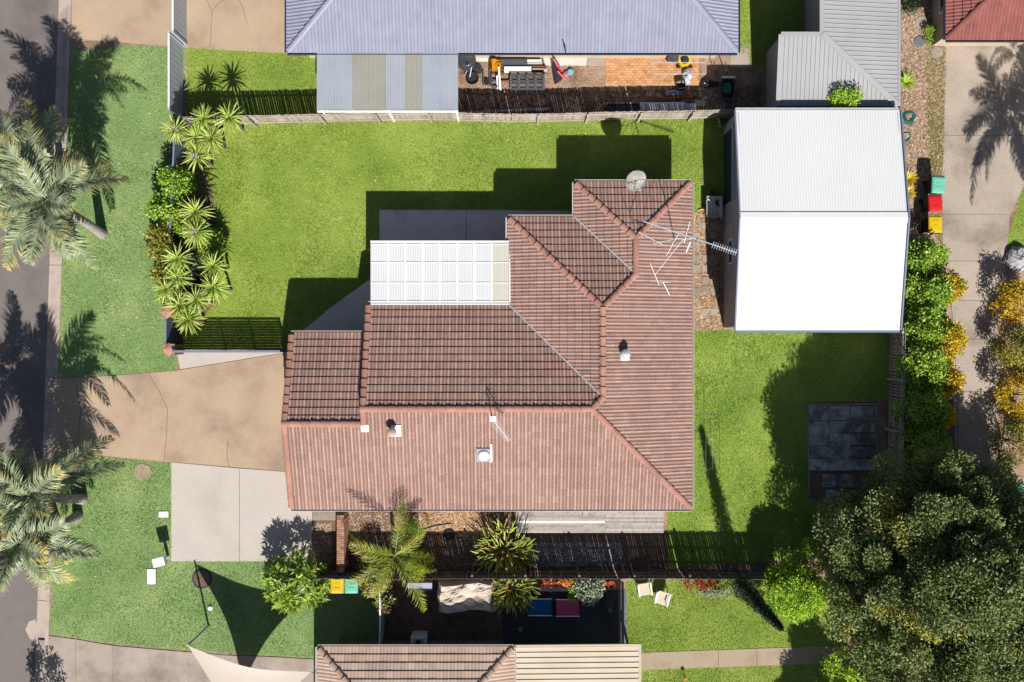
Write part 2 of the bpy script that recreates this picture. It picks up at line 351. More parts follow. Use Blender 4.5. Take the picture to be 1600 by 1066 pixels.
for px0, px1 in ((1003,1122),(1122.7,1182),(1182.7,1320)):
    sheet('path', [(px0,1020-(px0-1000)*.036),(px1,1020-(px1-1000)*.036),(px1,1047-(px1-1000)*.036),(px0,1047-(px0-1000)*.036)], .025, concrete3)
sheet('path', [(965,1018),(1003,1018),(1003,1100),(965,1100)], .02, concrete3)
crackm = mk('crack_dirt', [C(120,98,82)], rough=1)
for name_, lines in (('driveway', (((322,-5),(331,18),(330,40),(328,74)),((331,18),(342,4),(360,-5)),((372,-5),(380,14),(388,40)))), ('driveway', (((232,584),(246,606),(262,640),(260,680),(256,720)),((356,690),(355,712),(357,730)),((118,600),(126,640),(120,708))))):
    for ln in lines:
        m = MB()
        for (xa, ya), (xb, yb) in zip(ln, ln[1:]):
            k_ = 4; prev = P(xa, ya, .021)
            for t in range(1, k_+1):
                q = P(xa+(xb-xa)*t/k_+random.uniform(-.8,.8)*(t < k_), ya+(yb-ya)*t/k_, .021); m.bar(prev, q, .018, .003); prev = q
        tag(m.build('pavement_crack', crackm), kind='structure')
sheet('garden_bed', [(1320,900),(1320,795),(1372,792),(1386,700),(1386,513),(1470,400),(1490,640),(1500,720),(1580,760),(1600,1130),(1321,1130)], .003, darksoil)
# neighbour driveway bottom left, poured in bays
dv = [(75,993),(119,999),(177,1009),(235,1014),(295,1019),(353,1024),(415,1026),(490,1030)]
drv = sheet('driveway', [(60,1000),(500,1034),(500,1140),(60,1140)], .004, concrete2)
for i in range(len(dv)-1):
    (xa, ya), (xb, yb) = dv[i], dv[i+1]
    sheet('concrete_bay', [(xa+.4,ya),(xb-.4,yb),(xb-.4,1130),(xa+.4-(5 if i == 0 else 0),1130)], .03+.002*(i%2), concrete2, parent=drv)
# right hand concrete driveway in bays
rd = [(-60,1478,1720),(60,1478,1720),(212,1474,1720),(335,1470,1577),(408,1474,1572),(470,1486,1558),(530,1490,1560),(612,1496,1558),(700,1496,1556),(760,1520,1556)]
drv2 = sheet('driveway', [(1476,-60),(1720,-60),(1720,285),(1600,285),(1575,345),(1556,470),(1545,745),(1492,700),(1488,480),(1472,400)], .004, concreteR)
for i in range(len(rd)-1):
    (ya, la, ra), (yb, lb, rb) = rd[i], rd[i+1]
    if i == 2: poly = [(la,ya+.3),(ra,ya+.3),(ra,280),(1602,286),(1578,yb-.3),(lb,yb-.3)]
    elif i == 3: poly = [(la,ya+.3),(1577,ya+.3),(rb,yb-.3),(lb,yb-.3)]
    else: poly = [(la,ya+.3),(ra,ya+.3),(rb,yb-.3),(lb,yb-.3)]
    sheet('concrete_bay', poly, .03+.002*(i%2), concreteR, parent=drv2)
sheet('paved_corner', [(1578,745),(1700,745),(1700,830),(1590,830)], .02, concrete3)
# neighbour's yard at the top
sheet('yard_soil', [(497,84),(1196,84),(1196,186),(497,186)], .003, soil)
sheet('concrete_strip', [(715,70),(921,70),(916,103),(790,103),(790,97),(715,96)], .02, mk('white_concrete', [C(246,240,234), C(232,222,212)], 1, fine=.06))
sheet('concrete_strip', [(921.5,70),(946,70),(945,104),(917,103)], .02, concrete2)
sheet('concrete_strip', [(1144,72),(1172,72),(1170,106),(1140,106)], .01, concrete2)

def scatter(name, poly, mat, n, sz, flat=.35, label=None, z=.01, avoid=None):
    q = np.array(pw(poly)); x0, y0 = q.min(0); x1, y1 = q.max(0)
    x = rng.uniform(x0, x1, n*2); y = rng.uniform(y0, y1, n*2); k = inpoly(x, y, [tuple(t) for t in q]); x, y = x[k][:n], y[k][:n]; n = len(x)
    s = rng.uniform(.5, 1.2, n)*sz; az = rng.uniform(0, 2*PI, n); e = rng.uniform(.35, 1, n); t = rng.uniform(-.5, .5, (n, 2))
    base = np.array([(-1,-1,0),(1,-1,0),(1,1,0),(-1,1,0),(0,0,1.)])
    V = np.empty((n,5,3))
    for i in range(5):
        bx, by, bz = base[i]; jx = bx*s*(1+rng.uniform(-.3,.3,n)); jy = by*s*e*(1+rng.uniform(-.3,.3,n))
        V[:,i,0] = x+jx*np.cos(az)-jy*np.sin(az); V[:,i,1] = y+jx*np.sin(az)+jy*np.cos(az); V[:,i,2] = z+(.15+bz)*s*flat*2*e+jx*t[:,0]*.5*(1-bz)+abs(jx*t[:,0]*.5)
    Fc = (np.arange(n)*5)[:,None,None]+np.array([(0,1,4),(1,2,4),(2,3,4),(3,0,4)])[None]
    o = npmesh(name, V.reshape(-1,3), Fc.reshape(-1,3), mat); return tag(o, label, name.split('_')[-1], kind='stuff')
scatter('bark_chips', [(655,797),(760,797),(765,838),(700,838),(655,830)], chip, 2600, .035, .3, 'pale bark chips along the tiled house wall')
scatter('bark_chips', [(488,818),(518,818),(520,880),(490,880)], litter, 900, .035, .3, 'bark litter between concrete pad and brick wall')
scatter('pebbles', [(832,848),(968,848),(980,884),(825,886)], pebble, 3600, .03, .6, 'pale pebbles in the bed below the timber deck', .012)
scatter('leaf_litter', [(660,838),(812,838),(812,890),(560,890),(535,800),(650,800)], litter, 2600, .035, .2, 'brown leaf litter in the side garden bed')
scatter('leaf_litter', [(1408,-20),(1478,-20),(1478,230),(1470,350),(1408,360)], litter, 6500, .045, .2, 'pale dry leaf litter beside the grey fence')
tag(blades('dry_grass', [[(1446,60),(1477,70),(1474,230),(1470,400),(1455,330),(1450,200)]], mk('dry_grass_blade', [CL(110,142,50), CL(170,160,84), CL(120,140,56)], .9, island=.4, transl=.15), 1000, .05, .1), 'sparse dry grass at the edge of the concrete driveway', 'grass', kind='stuff')
scatter('gravel', [(1078,332),(1134,332),(1136,514),(1078,516)], chip, 2600, .04, .35, 'orange brown gravel between house and white shed', .013)
scatter('gravel', [(720,98),(945,104),(945,132),(720,140)], soil, 800, .04, .4, 'scattered clods on the bare soil of the cluttered yard')
for nm, poly, cnt in (('street palms and verge', LAWNS['B'][0], 300), ('front yard by the sail', LAWNS['B'][1], 70), ('main lawn', LAWNS['A'][0], 60), ('east lawn', LAWNS['A'][1], 25)):
    scatter('fallen_leaves', poly, fallen, cnt, .03, .1, 'scattered fallen leaves lying on the '+nm, .035)
scatter('rubble', [(1090,138),(1135,138),(1130,172),(1100,172)], litter, 420, .09, .5, 'grey rubble heaped beside the tub of green water', .01)
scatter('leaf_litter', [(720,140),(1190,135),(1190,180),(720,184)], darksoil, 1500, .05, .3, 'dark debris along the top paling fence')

# ------------------------------------------------------------------ tiled roofs
TW, TG = .302, .335
def tile_mesh(name):
    nseg = 10; us = [i/nseg for i in range(nseg+1)]; v, f, cr = [], [], []
    for row, (vv, lift) in enumerate(((-.02, .046), (TG+.01, .004))):
        for u in us:
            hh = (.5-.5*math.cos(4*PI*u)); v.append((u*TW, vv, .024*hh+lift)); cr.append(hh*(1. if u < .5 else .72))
    for u in us: v.append((u*TW, -.014, .026*(.5-.5*math.cos(4*PI*u))-.004)); cr.append(0)
    n = nseg+1
    for i in range(nseg):
        f.append((i, i+1, n+i+1, n+i)); f.append((2*n+i, 2*n+i+1, i+1, i))
    return v, f, cr
TV, TF, TC = tile_mesh('t'); TVn = np.array(TV); TFn = np.array(TF); TCn = np.array(TC)
def inframe(p):
    k = F/(H-p.z); return -20 < p.x*k+800 < 1620 and -20 < 533-p.y*k < 1086
def tiled_roof(house, planes, caps, valleys, k, z0, pitch, mt, mc, maxobj=300, name='roof'):
    """planes: (A, B, [convex pieces]) in eave pixels; k metres per pixel; upslope is left of A->B"""
    tn, cs, sn = math.tan(pitch), math.cos(pitch), math.sin(pitch)
    W = lambda q: Vector(((q[0]-800)*k, (533-q[1])*k, 0))
    rl = rootloc(house)
    deck = MB(); full, partial = [], []
    def planez(Aw, n, p): return z0+max(0, (p-Aw).dot(n))*tn
    for A, B, pieces in planes:
        Aw, Bw = W(A), W(B); u = (Bw-Aw).normalized(); n = Vector((-u.y, u.x, 0)); vv = n*cs+Vector((0,0,sn)); nn = u.cross(vv)
        conv = []
        for pc in pieces:
            pts = [W(q) for q in pc]; ar = sum(pts[i].x*pts[(i+1)%len(pts)].y-pts[(i+1)%len(pts)].x*pts[i].y for i in range(len(pts)))
            if ar < 0: pts = pts[::-1]
            conv.append([(p-Aw).dot(u) for p in pts] and [((p-Aw).dot(u), (p-Aw).dot(n)) for p in pts])
            deck.add([(p.x, p.y, planez(Aw, n, p)-.012) for p in pts], [tuple(range(len(pts)))])
        def inside(a, b):
            for pc in conv:
                if all((pc[(i+1)%len(pc)][0]-pc[i][0])*(b-pc[i][1])-(pc[(i+1)%len(pc)][1]-pc[i][1])*(a-pc[i][0]) >= -1e-4 for i in range(len(pc))): return True
            return False
        allp = [q for pc in conv for q in pc]; umin, umax, vmax = min(q[0] for q in allp), max(q[0] for q in allp), max(q[1] for q in allp)
        M4 = Matrix((( u.x, vv.x, nn.x, 0),(u.y, vv.y, nn.y, 0),(u.z, vv.z, nn.z, 0),(0,0,0,1)))
        pl = []
        for j in range(int(vmax/(TG*cs))+1):
            for i in range(int(umin/TW)-1, int(umax/TW)+2):
                u0, v0 = i*TW, j*TG*cs; ins = [inside(u0+a*TW, v0+b*TG*cs) for a in (0.001,.5,.999) for b in (0.001,.5,.999)]
                if not any(ins): continue
                org = Aw+u*u0+n*v0+Vector((0,0,z0+v0*tn))
                if all(ins): full.append((org, M4))
                else: pl.append((org, M4))
        # cut tiles at hips, valleys and ridges
        for pc in conv:
            bm = bmesh.new(); la = bm.verts.layers.float.new('crest')
            cx = sum(q[0] for q in pc)/len(pc); r = max(math.hypot(q[0]-cx, q[1]) for q in pc)+1
            for org, mm in pl:
                vsn = [bm.verts.new(org+(mm @ Vector(t))) for t in TV]
                for q, c in zip(vsn, TC): q[la] = c
                for fc in TF: bm.faces.new([vsn[i] for i in fc])
            for i in range(len(pc)):
                a, b2 = pc[i], pc[(i+1)%len(pc)]
                if abs(a[1]) < 1e-3 and abs(b2[1]) < 1e-3: continue
                pa = Aw+u*a[0]+n*a[1]; pb = Aw+u*b2[0]+n*b2[1]; d = (pb-pa).normalized(); on = Vector((d.y, -d.x, 0))
                bmesh.ops.bisect_plane(bm, geom=bm.verts[:]+bm.edges[:]+bm.faces[:], plane_co=pa, plane_no=on, clear_outer=True)
            bm.verts.ensure_lookup_table()
            partial.append((np.array([v.co[:] for v in bm.verts]).reshape(-1,3), [[v.index for v in f.verts] for f in bm.faces], [v[la] for v in bm.verts])); bm.free()
    roof = deck.build(name, deckm, house)
    vis = [t for t in full if inframe(t[0])]; vis.sort(key=lambda t: -t[0].z); chosen = vis[:maxobj]; ids = set(map(id, chosen))
    tme = bpy.data.meshes.new('tile'); tme.from_pydata(TV, [], TF); a = tme.attributes.new('crest', 'FLOAT', 'POINT'); a.data.foreach_set('value', TC); tme.materials.append(mt)
    for org, mm in chosen:
        o = bpy.data.objects.new('tile', tme); COL.objects.link(o); o.parent = roof
        o.matrix_local = Matrix.Translation(org-rl+Vector((0,0,random.uniform(-.003,.003)))) @ mm @ Matrix.Rotation(random.uniform(-.012,.012), 4, 'Z')
    Vs, Fs, Cs, off = [], [], [], 0
    for org, mm in full:
        if id((org, mm)) in ids: continue
    rest = [t for t in full if id(t) not in ids]
    for org, mm in rest:
        R = np.array(mm.to_3x3()); Vs.append(TVn @ R.T+np.array(org)+np.array([0,0,random.uniform(-.003,.003)])); Fs += [[i+off for i in f] for f in TF]; Cs += TC; off += len(TV)
    for V, fs, cr in partial:
        if len(V) == 0: continue
        Vs.append(V); Fs += [[i+off for i in f] for f in fs]; Cs += list(cr); off += len(V)
    me = bpy.data.meshes.new('roof_tiles'); me.from_pydata((np.concatenate(Vs)-np.array(rl)).tolist(), [], Fs); me.update()
    at = me.attributes.new('crest', 'FLOAT', 'POINT'); at.data.foreach_set('value', np.array(Cs, np.float32))
    tag(link('roof_tiles', me, mt, roof), kind='stuff')
    cl = .40
    def zq(q): return q[2]*k*tn+z0
    for qa, qb in caps:                              # ((px,py,depth px), ...), lower end first
        pa, pb = W(qa)+Vector((0,0,zq(qa)+.02)), W(qb)+Vector((0,0,zq(qb)+.02)); d = pb-pa; dd = d.normalized(); pa = pa+dd*(.13 if qa[2] == 0 else 0); d = pb-pa; n = max(1, round(d.length/cl)); st = d/n
        side = dd.cross(Vector((0,0,1))).normalized(); up = side.cross(dd)
        for i in range(n):
            m = MB(); vs, fs = [], []
            c0 = pa+st*i-dd*.03; c1 = pa+st*(i+1)+dd*.01
            for c, r, lift in ((c0, .14, .042), (c1, .116, .006)):
                for j in range(7):
                    t = PI*j/6; vs.append(c+side*math.cos(t)*r+up*(math.sin(t)*r*.62-.01+lift))
            for j in range(6): fs.append((j, j+1, 8+j, 7+j))
            vs += [c0+side*.11-up*.05, c0-side*.11-up*.05]; fs.append((0,14,15,6,5,4,3,2,1))
            m.add(vs, fs); m.build('ridge_cap', mc, roof)
    for qa, qb in valleys:
        pa, pb = W(qa)+Vector((0,0,zq(qa)+.045)), W(qb)+Vector((0,0,zq(qb)+.045)); MB().bar(pa, pb, .055, .05).build('valley_flashing', steel, roof)
    return roof
def gutter(house, pts, mat, wd=.11, ht=.1):
    for p, q in zip(pts, pts[1:]):
        d = (Vector(q)-Vector(p)).normalized(); m = MB(); n = Vector((d.y, -d.x, 0))
        p2, q2 = Vector(p)+n*wd/2-d*0, Vector(q)+n*wd/2
        up = Vector((0,0,1))
        m.bar(p2+n*(wd/2-.012), q2+n*(wd/2-.012), .024, ht); m.bar(p2-up*(ht/2-.01), q2-up*(ht/2-.01), wd, .012)
        m.build('gutter', mat, house)
PT = math.radians(20)
K24 = (H-2.4)/F
def Wk(px, py, z): return Vector(((px-800)*K24, (533-py)*K24, z))
# --- the main house
house = thing('house', 'low house with weathered red brown tiled roof of many hips', 'house', Wk(760,640,0))
S = ((455,795),(1080,795),[[(575,795),(1080,795),(920,635),(575,635)],[(455,795),(575,795),(575,658),(455,658)]])
E = ((1080,795),(1080,285),[[(1080,431),(1080,285),(989,376),(989,431)],[(1080,483),(1080,431),(989,431),(937,483)],[(1080,618),(1080,483),(937,483),(937,618)],[(1080,795),(1080,618),(937,618),(920,635)]])
planes = [S, E, ((1080,285),(898,285),[[(898,285),(1080,285),(989,376)]]), ((898,285),(898,340),[[(898,285),(898,340),(989,431),(989,376)]]),
          ((898,340),(794,340),[[(794,340),(898,340),(989,431),(937,483)]]), ((794,340),(794,475),[[(794,340),(937,483),(937,618),(794,475)]]),
          ((794,475),(575,475),[[(575,475),(794,475),(937,618),(920,635),(575,635)]]), ((575,521),(455,521),[[(455,521),(575,521),(575,658),(455,658)]])]
caps = [((898,285,0),(989,376,91)),((1080,285,0),(989,376,91)),((989,431,91),(989,376,91)),((989,431,91),(937,483,143)),((794,340,0),(937,483,143)),
        ((937,483,143),(937,618,143)),((937,618,143),(920,635,160)),((1080,795,0),(920,635,160)),((573,635,160),(920,635,160)),((453,658,137),(573,658,137)),
        ((456,521,0),(456,658,137)),((456,795,0),(456,658,137)),((576,475,0),(576,635,160)),((576,658,137),(576,635,160))]
vals = [((898,340,0),(989,431,91)),((794,475,0),(937,618,143))]
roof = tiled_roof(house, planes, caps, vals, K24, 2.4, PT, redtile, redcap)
foot = [(455,795),(1080,795),(1080,285),(898,285),(898,340),(794,340),(794,475),(575,475),(575,521),(455,521)]
MB().prism([tuple(Wk(a,b,0)[:2]) for a, b in foot], 2.30, 2.36).build('soffit', white, house)
ins = 18
wf = [(455+6,795-ins),(1080-ins,795-ins),(1080-ins,285+ins),(898+ins,285+ins),(898+ins,340+ins),(794+ins,340+ins),(794+ins,475+ins),(575+6,475+ins),(575+6,521+ins),(455+6,521+ins)]
MB().prism([tuple(Wk(a,b,0)[:2]) for a, b in wf], 0, 2.30).build('wall', wallbrick, house)
for gx, ga, gb, gm, dep in ((457,523,793,658,137),(577,477,793,635,160)):
    m = MB(); zt = 2.4+dep*K24*math.tan(PT)-.03; a_, b_, c_ = Wk(gx,ga,2.36), Wk(gx,gb,2.36), Wk(gx,gm,zt); t = Vector((.05,0,0))
    m.add([a_,b_,c_,a_+t,b_+t,c_+t],[(0,1,2),(5,4,3),(0,3,4,1),(1,4,5,2),(2,5,3,0)]); m.build('gable', cream, house)
gz = 2.40
gutter(house, [Wk(455,795,gz), Wk(1080,795,gz), Wk(1080,285,gz), Wk(898,285,gz), Wk(898,340,gz), Wk(794,340,gz), Wk(794,475,gz)], gutterm)
gutter(house, [Wk(575,521,gz), Wk(455,521,gz)], gutterm)
gutter(house, [Wk(794,475,gz), Wk(575,475,gz)], gutterm)
def window(parent, c, u, n, w_, h_, sill=True):
    c, u, n = Vector(c), Vector(u), Vector(n); f = MB(); Z = Vector((0,0,1))
    for s_ in (-1, 1):
        f.ob(c+u*s_*(w_/2)+n*.02, u*.03, n*.03, Z*(h_/2+.03)); f.ob(c+Z*s_*(h_/2)+n*.021, u*(w_/2-.03), n*.03, Z*.03)
    f.ob(c+n*.022, u*.02, n*.026, Z*(h_/2-.03)); o = f.build('window', white, parent)
    MB().ob(c+n*.008, u*(w_/2-.03), n*.006, Z*(h_/2-.03)).build('pane', glass, o)
for px, w_ in ((620,1.8),(720,1.2),(860,2.2),(980,1.6)): window(house, Wk(px,795-ins,1.4), (1,0,0), (0,-1,0), w_, 1.1)
for py in (330,450,600,720): window(house, Wk(1080-ins,py,1.4), (0,1,0), (1,0,0), 1.5, 1.1)
window(house, Wk(700,475+ins,1.15), (1,0,0), (0,1,0), 2.4, 2.0); window(house, Wk(850,340+ins,1.4), (1,0,0), (0,1,0), 1.6, 1.1); window(house, Wk(985,285+ins,1.4), (1,0,0), (0,1,0), 1.6, 1.1)
gd = MB()
for i in range(6): gd.ob(Wk(455+6,700,.2+i*.36)+Vector((-.03,0,0)), (.025,0,0), (0,1.9,0), (0,0,.165))
gd.build('garage_door', cream, house)
def zroof(px, py):                                   # height of the main roof above a plan point in eave pixels
    best = min(795-py, 1080-px, py-475 if px < 794 else 999); return 2.4+best*K24*math.tan(PT)+.05
# roof fittings
def rooft(px, py, side):                             # point where the view line meets the south or east slope
    z = 3.
    for _ in range(12):
        p = P(px, py, z); d = (p.y-Wk(0,795,0).y) if side == 'S' else (Wk(1080,0,0).x-p.x); z = 2.4+d*math.tan(PT)+.04
    return P(px, py, z)
def onroof(px, py, z): return P(px, py, z)
pv = thing('roof_vent', 'weathered round pipe vent on the street end of the main roof', 'vent', rooft(614,674,'S'))
c = rooft(614,674,'S'); sl_ = Vector((0, math.cos(PT), math.sin(PT)))
MB().ob(c+Vector((.14,.03,.03)), Vector((.2,0,0)), sl_*.25, Vector((0,-math.sin(PT),math.cos(PT)))*.03).build('flashing', white, pv)
MB().lathe(c-Vector((0,0,.1)), [(.11,0),(.11,.6)], 14).build('pipe', steel, pv)
MB().lathe(c+Vector((0,0,.36)), [(.16,0),(.2,.02),(.2,.16),(.12,.22),(.02,.26)], 18).build('cowl', mk('rusty_cowl', [C(220,205,195), C(200,150,130)], 6), pv, smooth=False)
wb = thing('roof_vent', 'silver round ventilator on the long east roof slope', 'vent', rooft(976,553,'E'))
c = rooft(976,553,'E'); es = Vector((-math.cos(PT),0,math.sin(PT)))
MB().ob(c+Vector((0,-.08,.03)), es*.2, Vector((0,.2,0)), Vector((math.sin(PT),0,math.cos(PT)))*.03).build('flashing', white, wb)
MB().lathe(c-Vector((0,0,.08)), [(.12,0),(.12,.3)], 14).build('neck', alu, wb)
vb = MB()
for i in range(20):
    a0 = 2*PI*i/20; pts = []
    for h_, r in ((.2,.13),(.27,.19),(.36,.2),(.44,.16),(.49,.08)): pts.append(c+Vector((math.cos(a0+h_*.8)*r, math.sin(a0+h_*.8)*r, h_)))
    vb.tube(pts, .016, 4)
vb.lathe(c+Vector((0,0,.18)), [(.12,0),(.17,.08),(.17,.2),(.1,.3)], 16); vb.build('turbine', alu, wb); MB().lathe(c+Vector((0,0,.48)), [(.09,0),(.08,.03),(.02,.05)], 14).build('cap', steel, wb)
sk = thing('skylight', 'white domed round skylight on a square grey flashing', 'skylight', rooft(756,711,'S')); c = rooft(756,711,'S'); nr = Vector((0,-math.sin(PT),math.cos(PT)))
MB().ob(c+nr*.03, (.31,0,0), sl_*.31, nr*.02).build('flashing', mk('dull_grey_flashing', [C(168,168,178)], rough=.6), sk)
MB().lathe(c+nr*.04, [(.25,0),(.25,.05),(.235,.06)], 24, nr).build('collar', steel, sk)
MB().lathe(c+nr*.095, [(.235,0),(.2,.035),(.14,.06),(.07,.075),(.01,.08)], 24, nr).build('dome', white, sk, smooth=True)
MB().bar(c+sl_*.5+nr*.03+Vector((.31,0,0)), c-sl_*.3+nr*.04+Vector((.31,0,0)), .05, .03).build('apron', alu, sk)
fl = MB().ob(rooft(570,669,'S')+nr*.02, (.16,0,0), sl_*.16, nr*.02); tag(fl.build('flashing_patch', white), 'small white flashing patch where the two ridges step', 'flashing')
# satellite dish
sd = thing('satellite_dish', 'round grey satellite dish fixed at the north gutter', 'satellite dish', P(990,286,2.5))
c = P(992,281,3.0); ax = Vector((.35,-.55,.9)).normalized(); prof = [(.02,-.02),(.2,.0),(.36,.05),(.46,.1),(.475,.105),(.46,.085),(.36,.035),(.2,-.015),(.02,-.035)]
MB().lathe(c, prof, 28, ax).build('dish', mk('dish_grey', [C(190,180,165), C(150,152,155), C(205,185,150)], 2.5, rough=.5), sd, smooth=True)
MB().tube([P(990,286,2.45), P(991,284,2.75), c-ax*.03], .025, 8).build('bracket', steel, sd); MB().tube([c+Vector((0,-.4,-.1)), c+ax*.45+Vector((0,-.25,0))], .012, 6).build('arm', steel, sd)
MB().lathe(c+ax*.45+Vector((0,-.25,0)), [(.03,-.05),(.04,0),(.03,.05)], 10, ax).build('receiver', alu, sd)
# large aerial
an = thing('aerial', 'tall television aerial with long boom on the east roof slope', 'aerial', rooft(1055,381,'E'))
MB().tube([rooft(1055,381,'E'), P(1080,372.6,6.0)], .022, 8).build('mast', alu, an)
bo = MB().bar(P(1005,346,6.05), P(1151,395,6.05), .035, .035).build('boom', mk('blue_white_boom', [C(190,215,245)], rough=.4), an)
bd = (P(1151,395,6.05)-P(1005,346,6.05)).normalized(); bs = Vector((-bd.y, bd.x, 0))
for i in range(11):
    m = P(1114,382.6,6.07).lerp(P(1150,394.7,6.07), i/10); MB().bar(m-bs*.13, m+bs*.13, .014, .014).build('element', alu, an)
for (x0,y0,x1,y1) in ((1060,366,1041,400),(1068,374,1023,430),(1016,412,1030,446),(998,363,1036,383),(1078,347,1069,380),(1079,378,1072,395),(1030,442,1048,441),(1036,441,1046,461),(1020,381,1066,372)):
    MB().bar(P(x0,y0,5.9), P(x1,y1,5.75), .018, .018).build('element', alu, an)
MB().lathe(P(1089,373.5,5.95), [(.05,0),(.05,.14)], 8).build('junction_box', rust, an)
MB().bar(P(1068,374,5.9), P(1080,372.6,5.95), .02, .02).build('brace', alu, an)
MB().tube([P(1078,373,5.7), P(1000,372,3.45)], .006, 4).build('stay_wire', steel, an); MB().tube([P(1078,373,5.7), P(1066,330,2.75)], .006, 4).build('stay_wire', steel, an)
an2 = thing('aerial', 'small comb shaped aerial near the ridge over the skylight', 'aerial', rooft(769,656,'S'))
MB().ob(rooft(770,654,'S')+nr*.02, (.12,0,0), sl_*.12, nr*.015).build('flashing', white, an2)
MB().tube([rooft(769,656,'S'), P(770,657,5.05)], .018, 8).build('mast', alu, an2)
MB().bar(P(771,657,5.0), P(795,689,5.0), .025, .025).build('boom', alu, an2); bd = (P(795,689,5)-P(771,657,5)).normalized(); bs = Vector((-bd.y, bd.x, 0))
for i in range(12):
    m = P(772,659,5.01).lerp(P(794.5,688.4,5.01), i/11); MB().bar(m-bs*(.2-.008*i), m+bs*(.2-.008*i), .012, .012).build('element', alu, an2)
# small clothes line frame folded out from the east wall
cf = thing('clothes_line', 'fold down wire clothes line on the east wall of the house', 'clothes line', Wk(1062,660,0))
zc = 1.55
for a_, b_ in (((1072,648),(1124,648)),((1072,733),(1124,733)),((1124,648),(1124,733)),((1093,648),(1093,733))): MB().bar(P(*a_,zc), P(*b_,zc), .014, .014).build('rail', plasticgrey, cf)
for px in (1082,1103,1113): MB().tube([P(px,648,zc), P(px,733,zc)], .004, 4).build('wire', steel, cf)
MB().bar(P(1072,648,zc), Wk(1062,652,.9), .03, .03).build('brace', steel, cf); MB().bar(P(1072,733,zc), Wk(1062,728,.9), .03, .03).build('brace', steel, cf)

def hiproof_house(label, x0, y0, x1, y1, k, z0, mt, mc, mg, wallm, pitch=PT, group=None):
    """hipped house; x0..x1, y0..y1 eave rectangle in eave pixels"""
    W = lambda px, py, z: Vector(((px-800)*k, (533-py)*k, z))
    h = thing('house', label, 'house', W((x0+x1)/2, (y0+y1)/2, 0))
    wx, wy = x1-x0, y1-y0; d = min(wx, wy)/2
    if wx >= wy: r0, r1 = (x0+d, (y0+y1)/2), (x1-d, (y0+y1)/2)
    else: r0, r1 = ((x0+x1)/2, y0+d), ((x0+x1)/2, y1-d)
    a, b, c_, d_ = (x0,y1), (x1,y1), (x1,y0), (x0,y0)
    if wx >= wy: pl = [(a,b,[[a,b,r1,r0]]),(b,c_,[[b,c_,r1]]),(c_,d_,[[c_,d_,r0,r1]]),(d_,a,[[d_,a,r0]])]; cp = [(a,r0),(d_,r0),(b,r1),(c_,r1)]
    else: pl = [(a,b,[[a,b,r1]]),(b,c_,[[b,c_,r0,r1]]),(c_,d_,[[c_,d_,r0]]),(d_,a,[[d_,a,r1,r0]])]; cp = [(a,r1),(b,r1),(c_,r0),(d_,r0)]
    cp = [((p[0],p[1],0),(q[0],q[1],d)) for p, q in cp]
    if r0 != r1: cp.append(((r0[0],r0[1],d),(r1[0],r1[1],d)))
    tiled_roof(h, pl, cp, [], k, z0, pitch, mt, mc)
    MB().b(*W(x0,y1,z0-.10), *W(x1,y0,z0-.04)).build('soffit', white, h)
    MB().b(*W(x0+17,y1-17,0), *W(x1-17,y0+17,z0-.10)).build('wall', wallm, h)
    gutter(h, [W(x0,y1,z0), W(x1,y1,z0), W(x1,y0,z0), W(x0,y0,z0), W(x0,y1,z0)], mg)
    return h, W
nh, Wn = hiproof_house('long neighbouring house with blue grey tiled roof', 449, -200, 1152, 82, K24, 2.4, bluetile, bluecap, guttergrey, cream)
for px in (600,780,900,1060): window(nh, Wn(px,65,1.4), (1,0,0), (0,-1,0), 1.6, 1.1)
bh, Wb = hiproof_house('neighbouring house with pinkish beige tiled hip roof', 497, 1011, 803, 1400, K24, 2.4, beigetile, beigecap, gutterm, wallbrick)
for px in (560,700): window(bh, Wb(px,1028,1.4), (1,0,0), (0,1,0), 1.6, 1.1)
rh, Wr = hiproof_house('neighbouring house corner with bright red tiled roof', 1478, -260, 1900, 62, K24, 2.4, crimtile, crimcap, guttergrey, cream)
window(rh, Wr(1495,-20,1.4), (0,1,0), (-1,0,0), 1.2, 1.1)
stay = MB(); stay.tube([P(884,84,2.4), P(882,68,2.9)], .025, 8); o = stay.build('downpipe_vent', charcoal); tag(o, 'thin dark pole standing at the gutter of the blue grey roof', 'pole')

# ------------------------------------------------------------------ corrugated roofs
def corr(name, o, u, v, mat, parent, pitch=.15, amp=.03, prof='trap', clip=None, thick=0):
    """sheet with ribs along v, repeated along u"""
    o, u, v = Vector(o), Vector(u), Vector(v); L = u.length; ud = u/L; nn = ud.cross(v).normalized(); nn = nn if nn.z >= 0 else -nn
    pts = []; n = max(1, round(L/pitch)); pi = L/n
    if prof == 'trap': pr = [(0,0),(.62,0),(.70,1),(.92,1)]
    elif prof == 'pan': pr = [(0,0),(.86,0),(.90,1),(.96,1)]
    else: pr = [(i/6, .5-.5*math.cos(2*PI*i/6)) for i in range(6)]
    for i in range(n):
        for a, h in pr: pts.append(((i+a)*pi, h*amp))
    pts.append((L, 0)); m = MB(); vs, fs = [], []
    for s_, h in pts: vs += [o+ud*s_+nn*h, o+ud*s_+nn*h+v]
    for i in range(len(pts)-1): fs.append((2*i, 2*i+2, 2*i+3, 2*i+1))
    m.add(vs, fs); ob = m.build(name, mat, parent)
    if clip:
        bm = bmesh.new(); bm.from_mesh(ob.data); rl = rootloc(parent)
        for pc, pn in clip: bmesh.ops.bisect_plane(bm, geom=bm.verts[:]+bm.edges[:]+bm.faces[:], plane_co=Vector(pc)-rl, plane_no=Vector(pn), clear_outer=True)
        bm.to_mesh(ob.data); bm.free()
    return ob
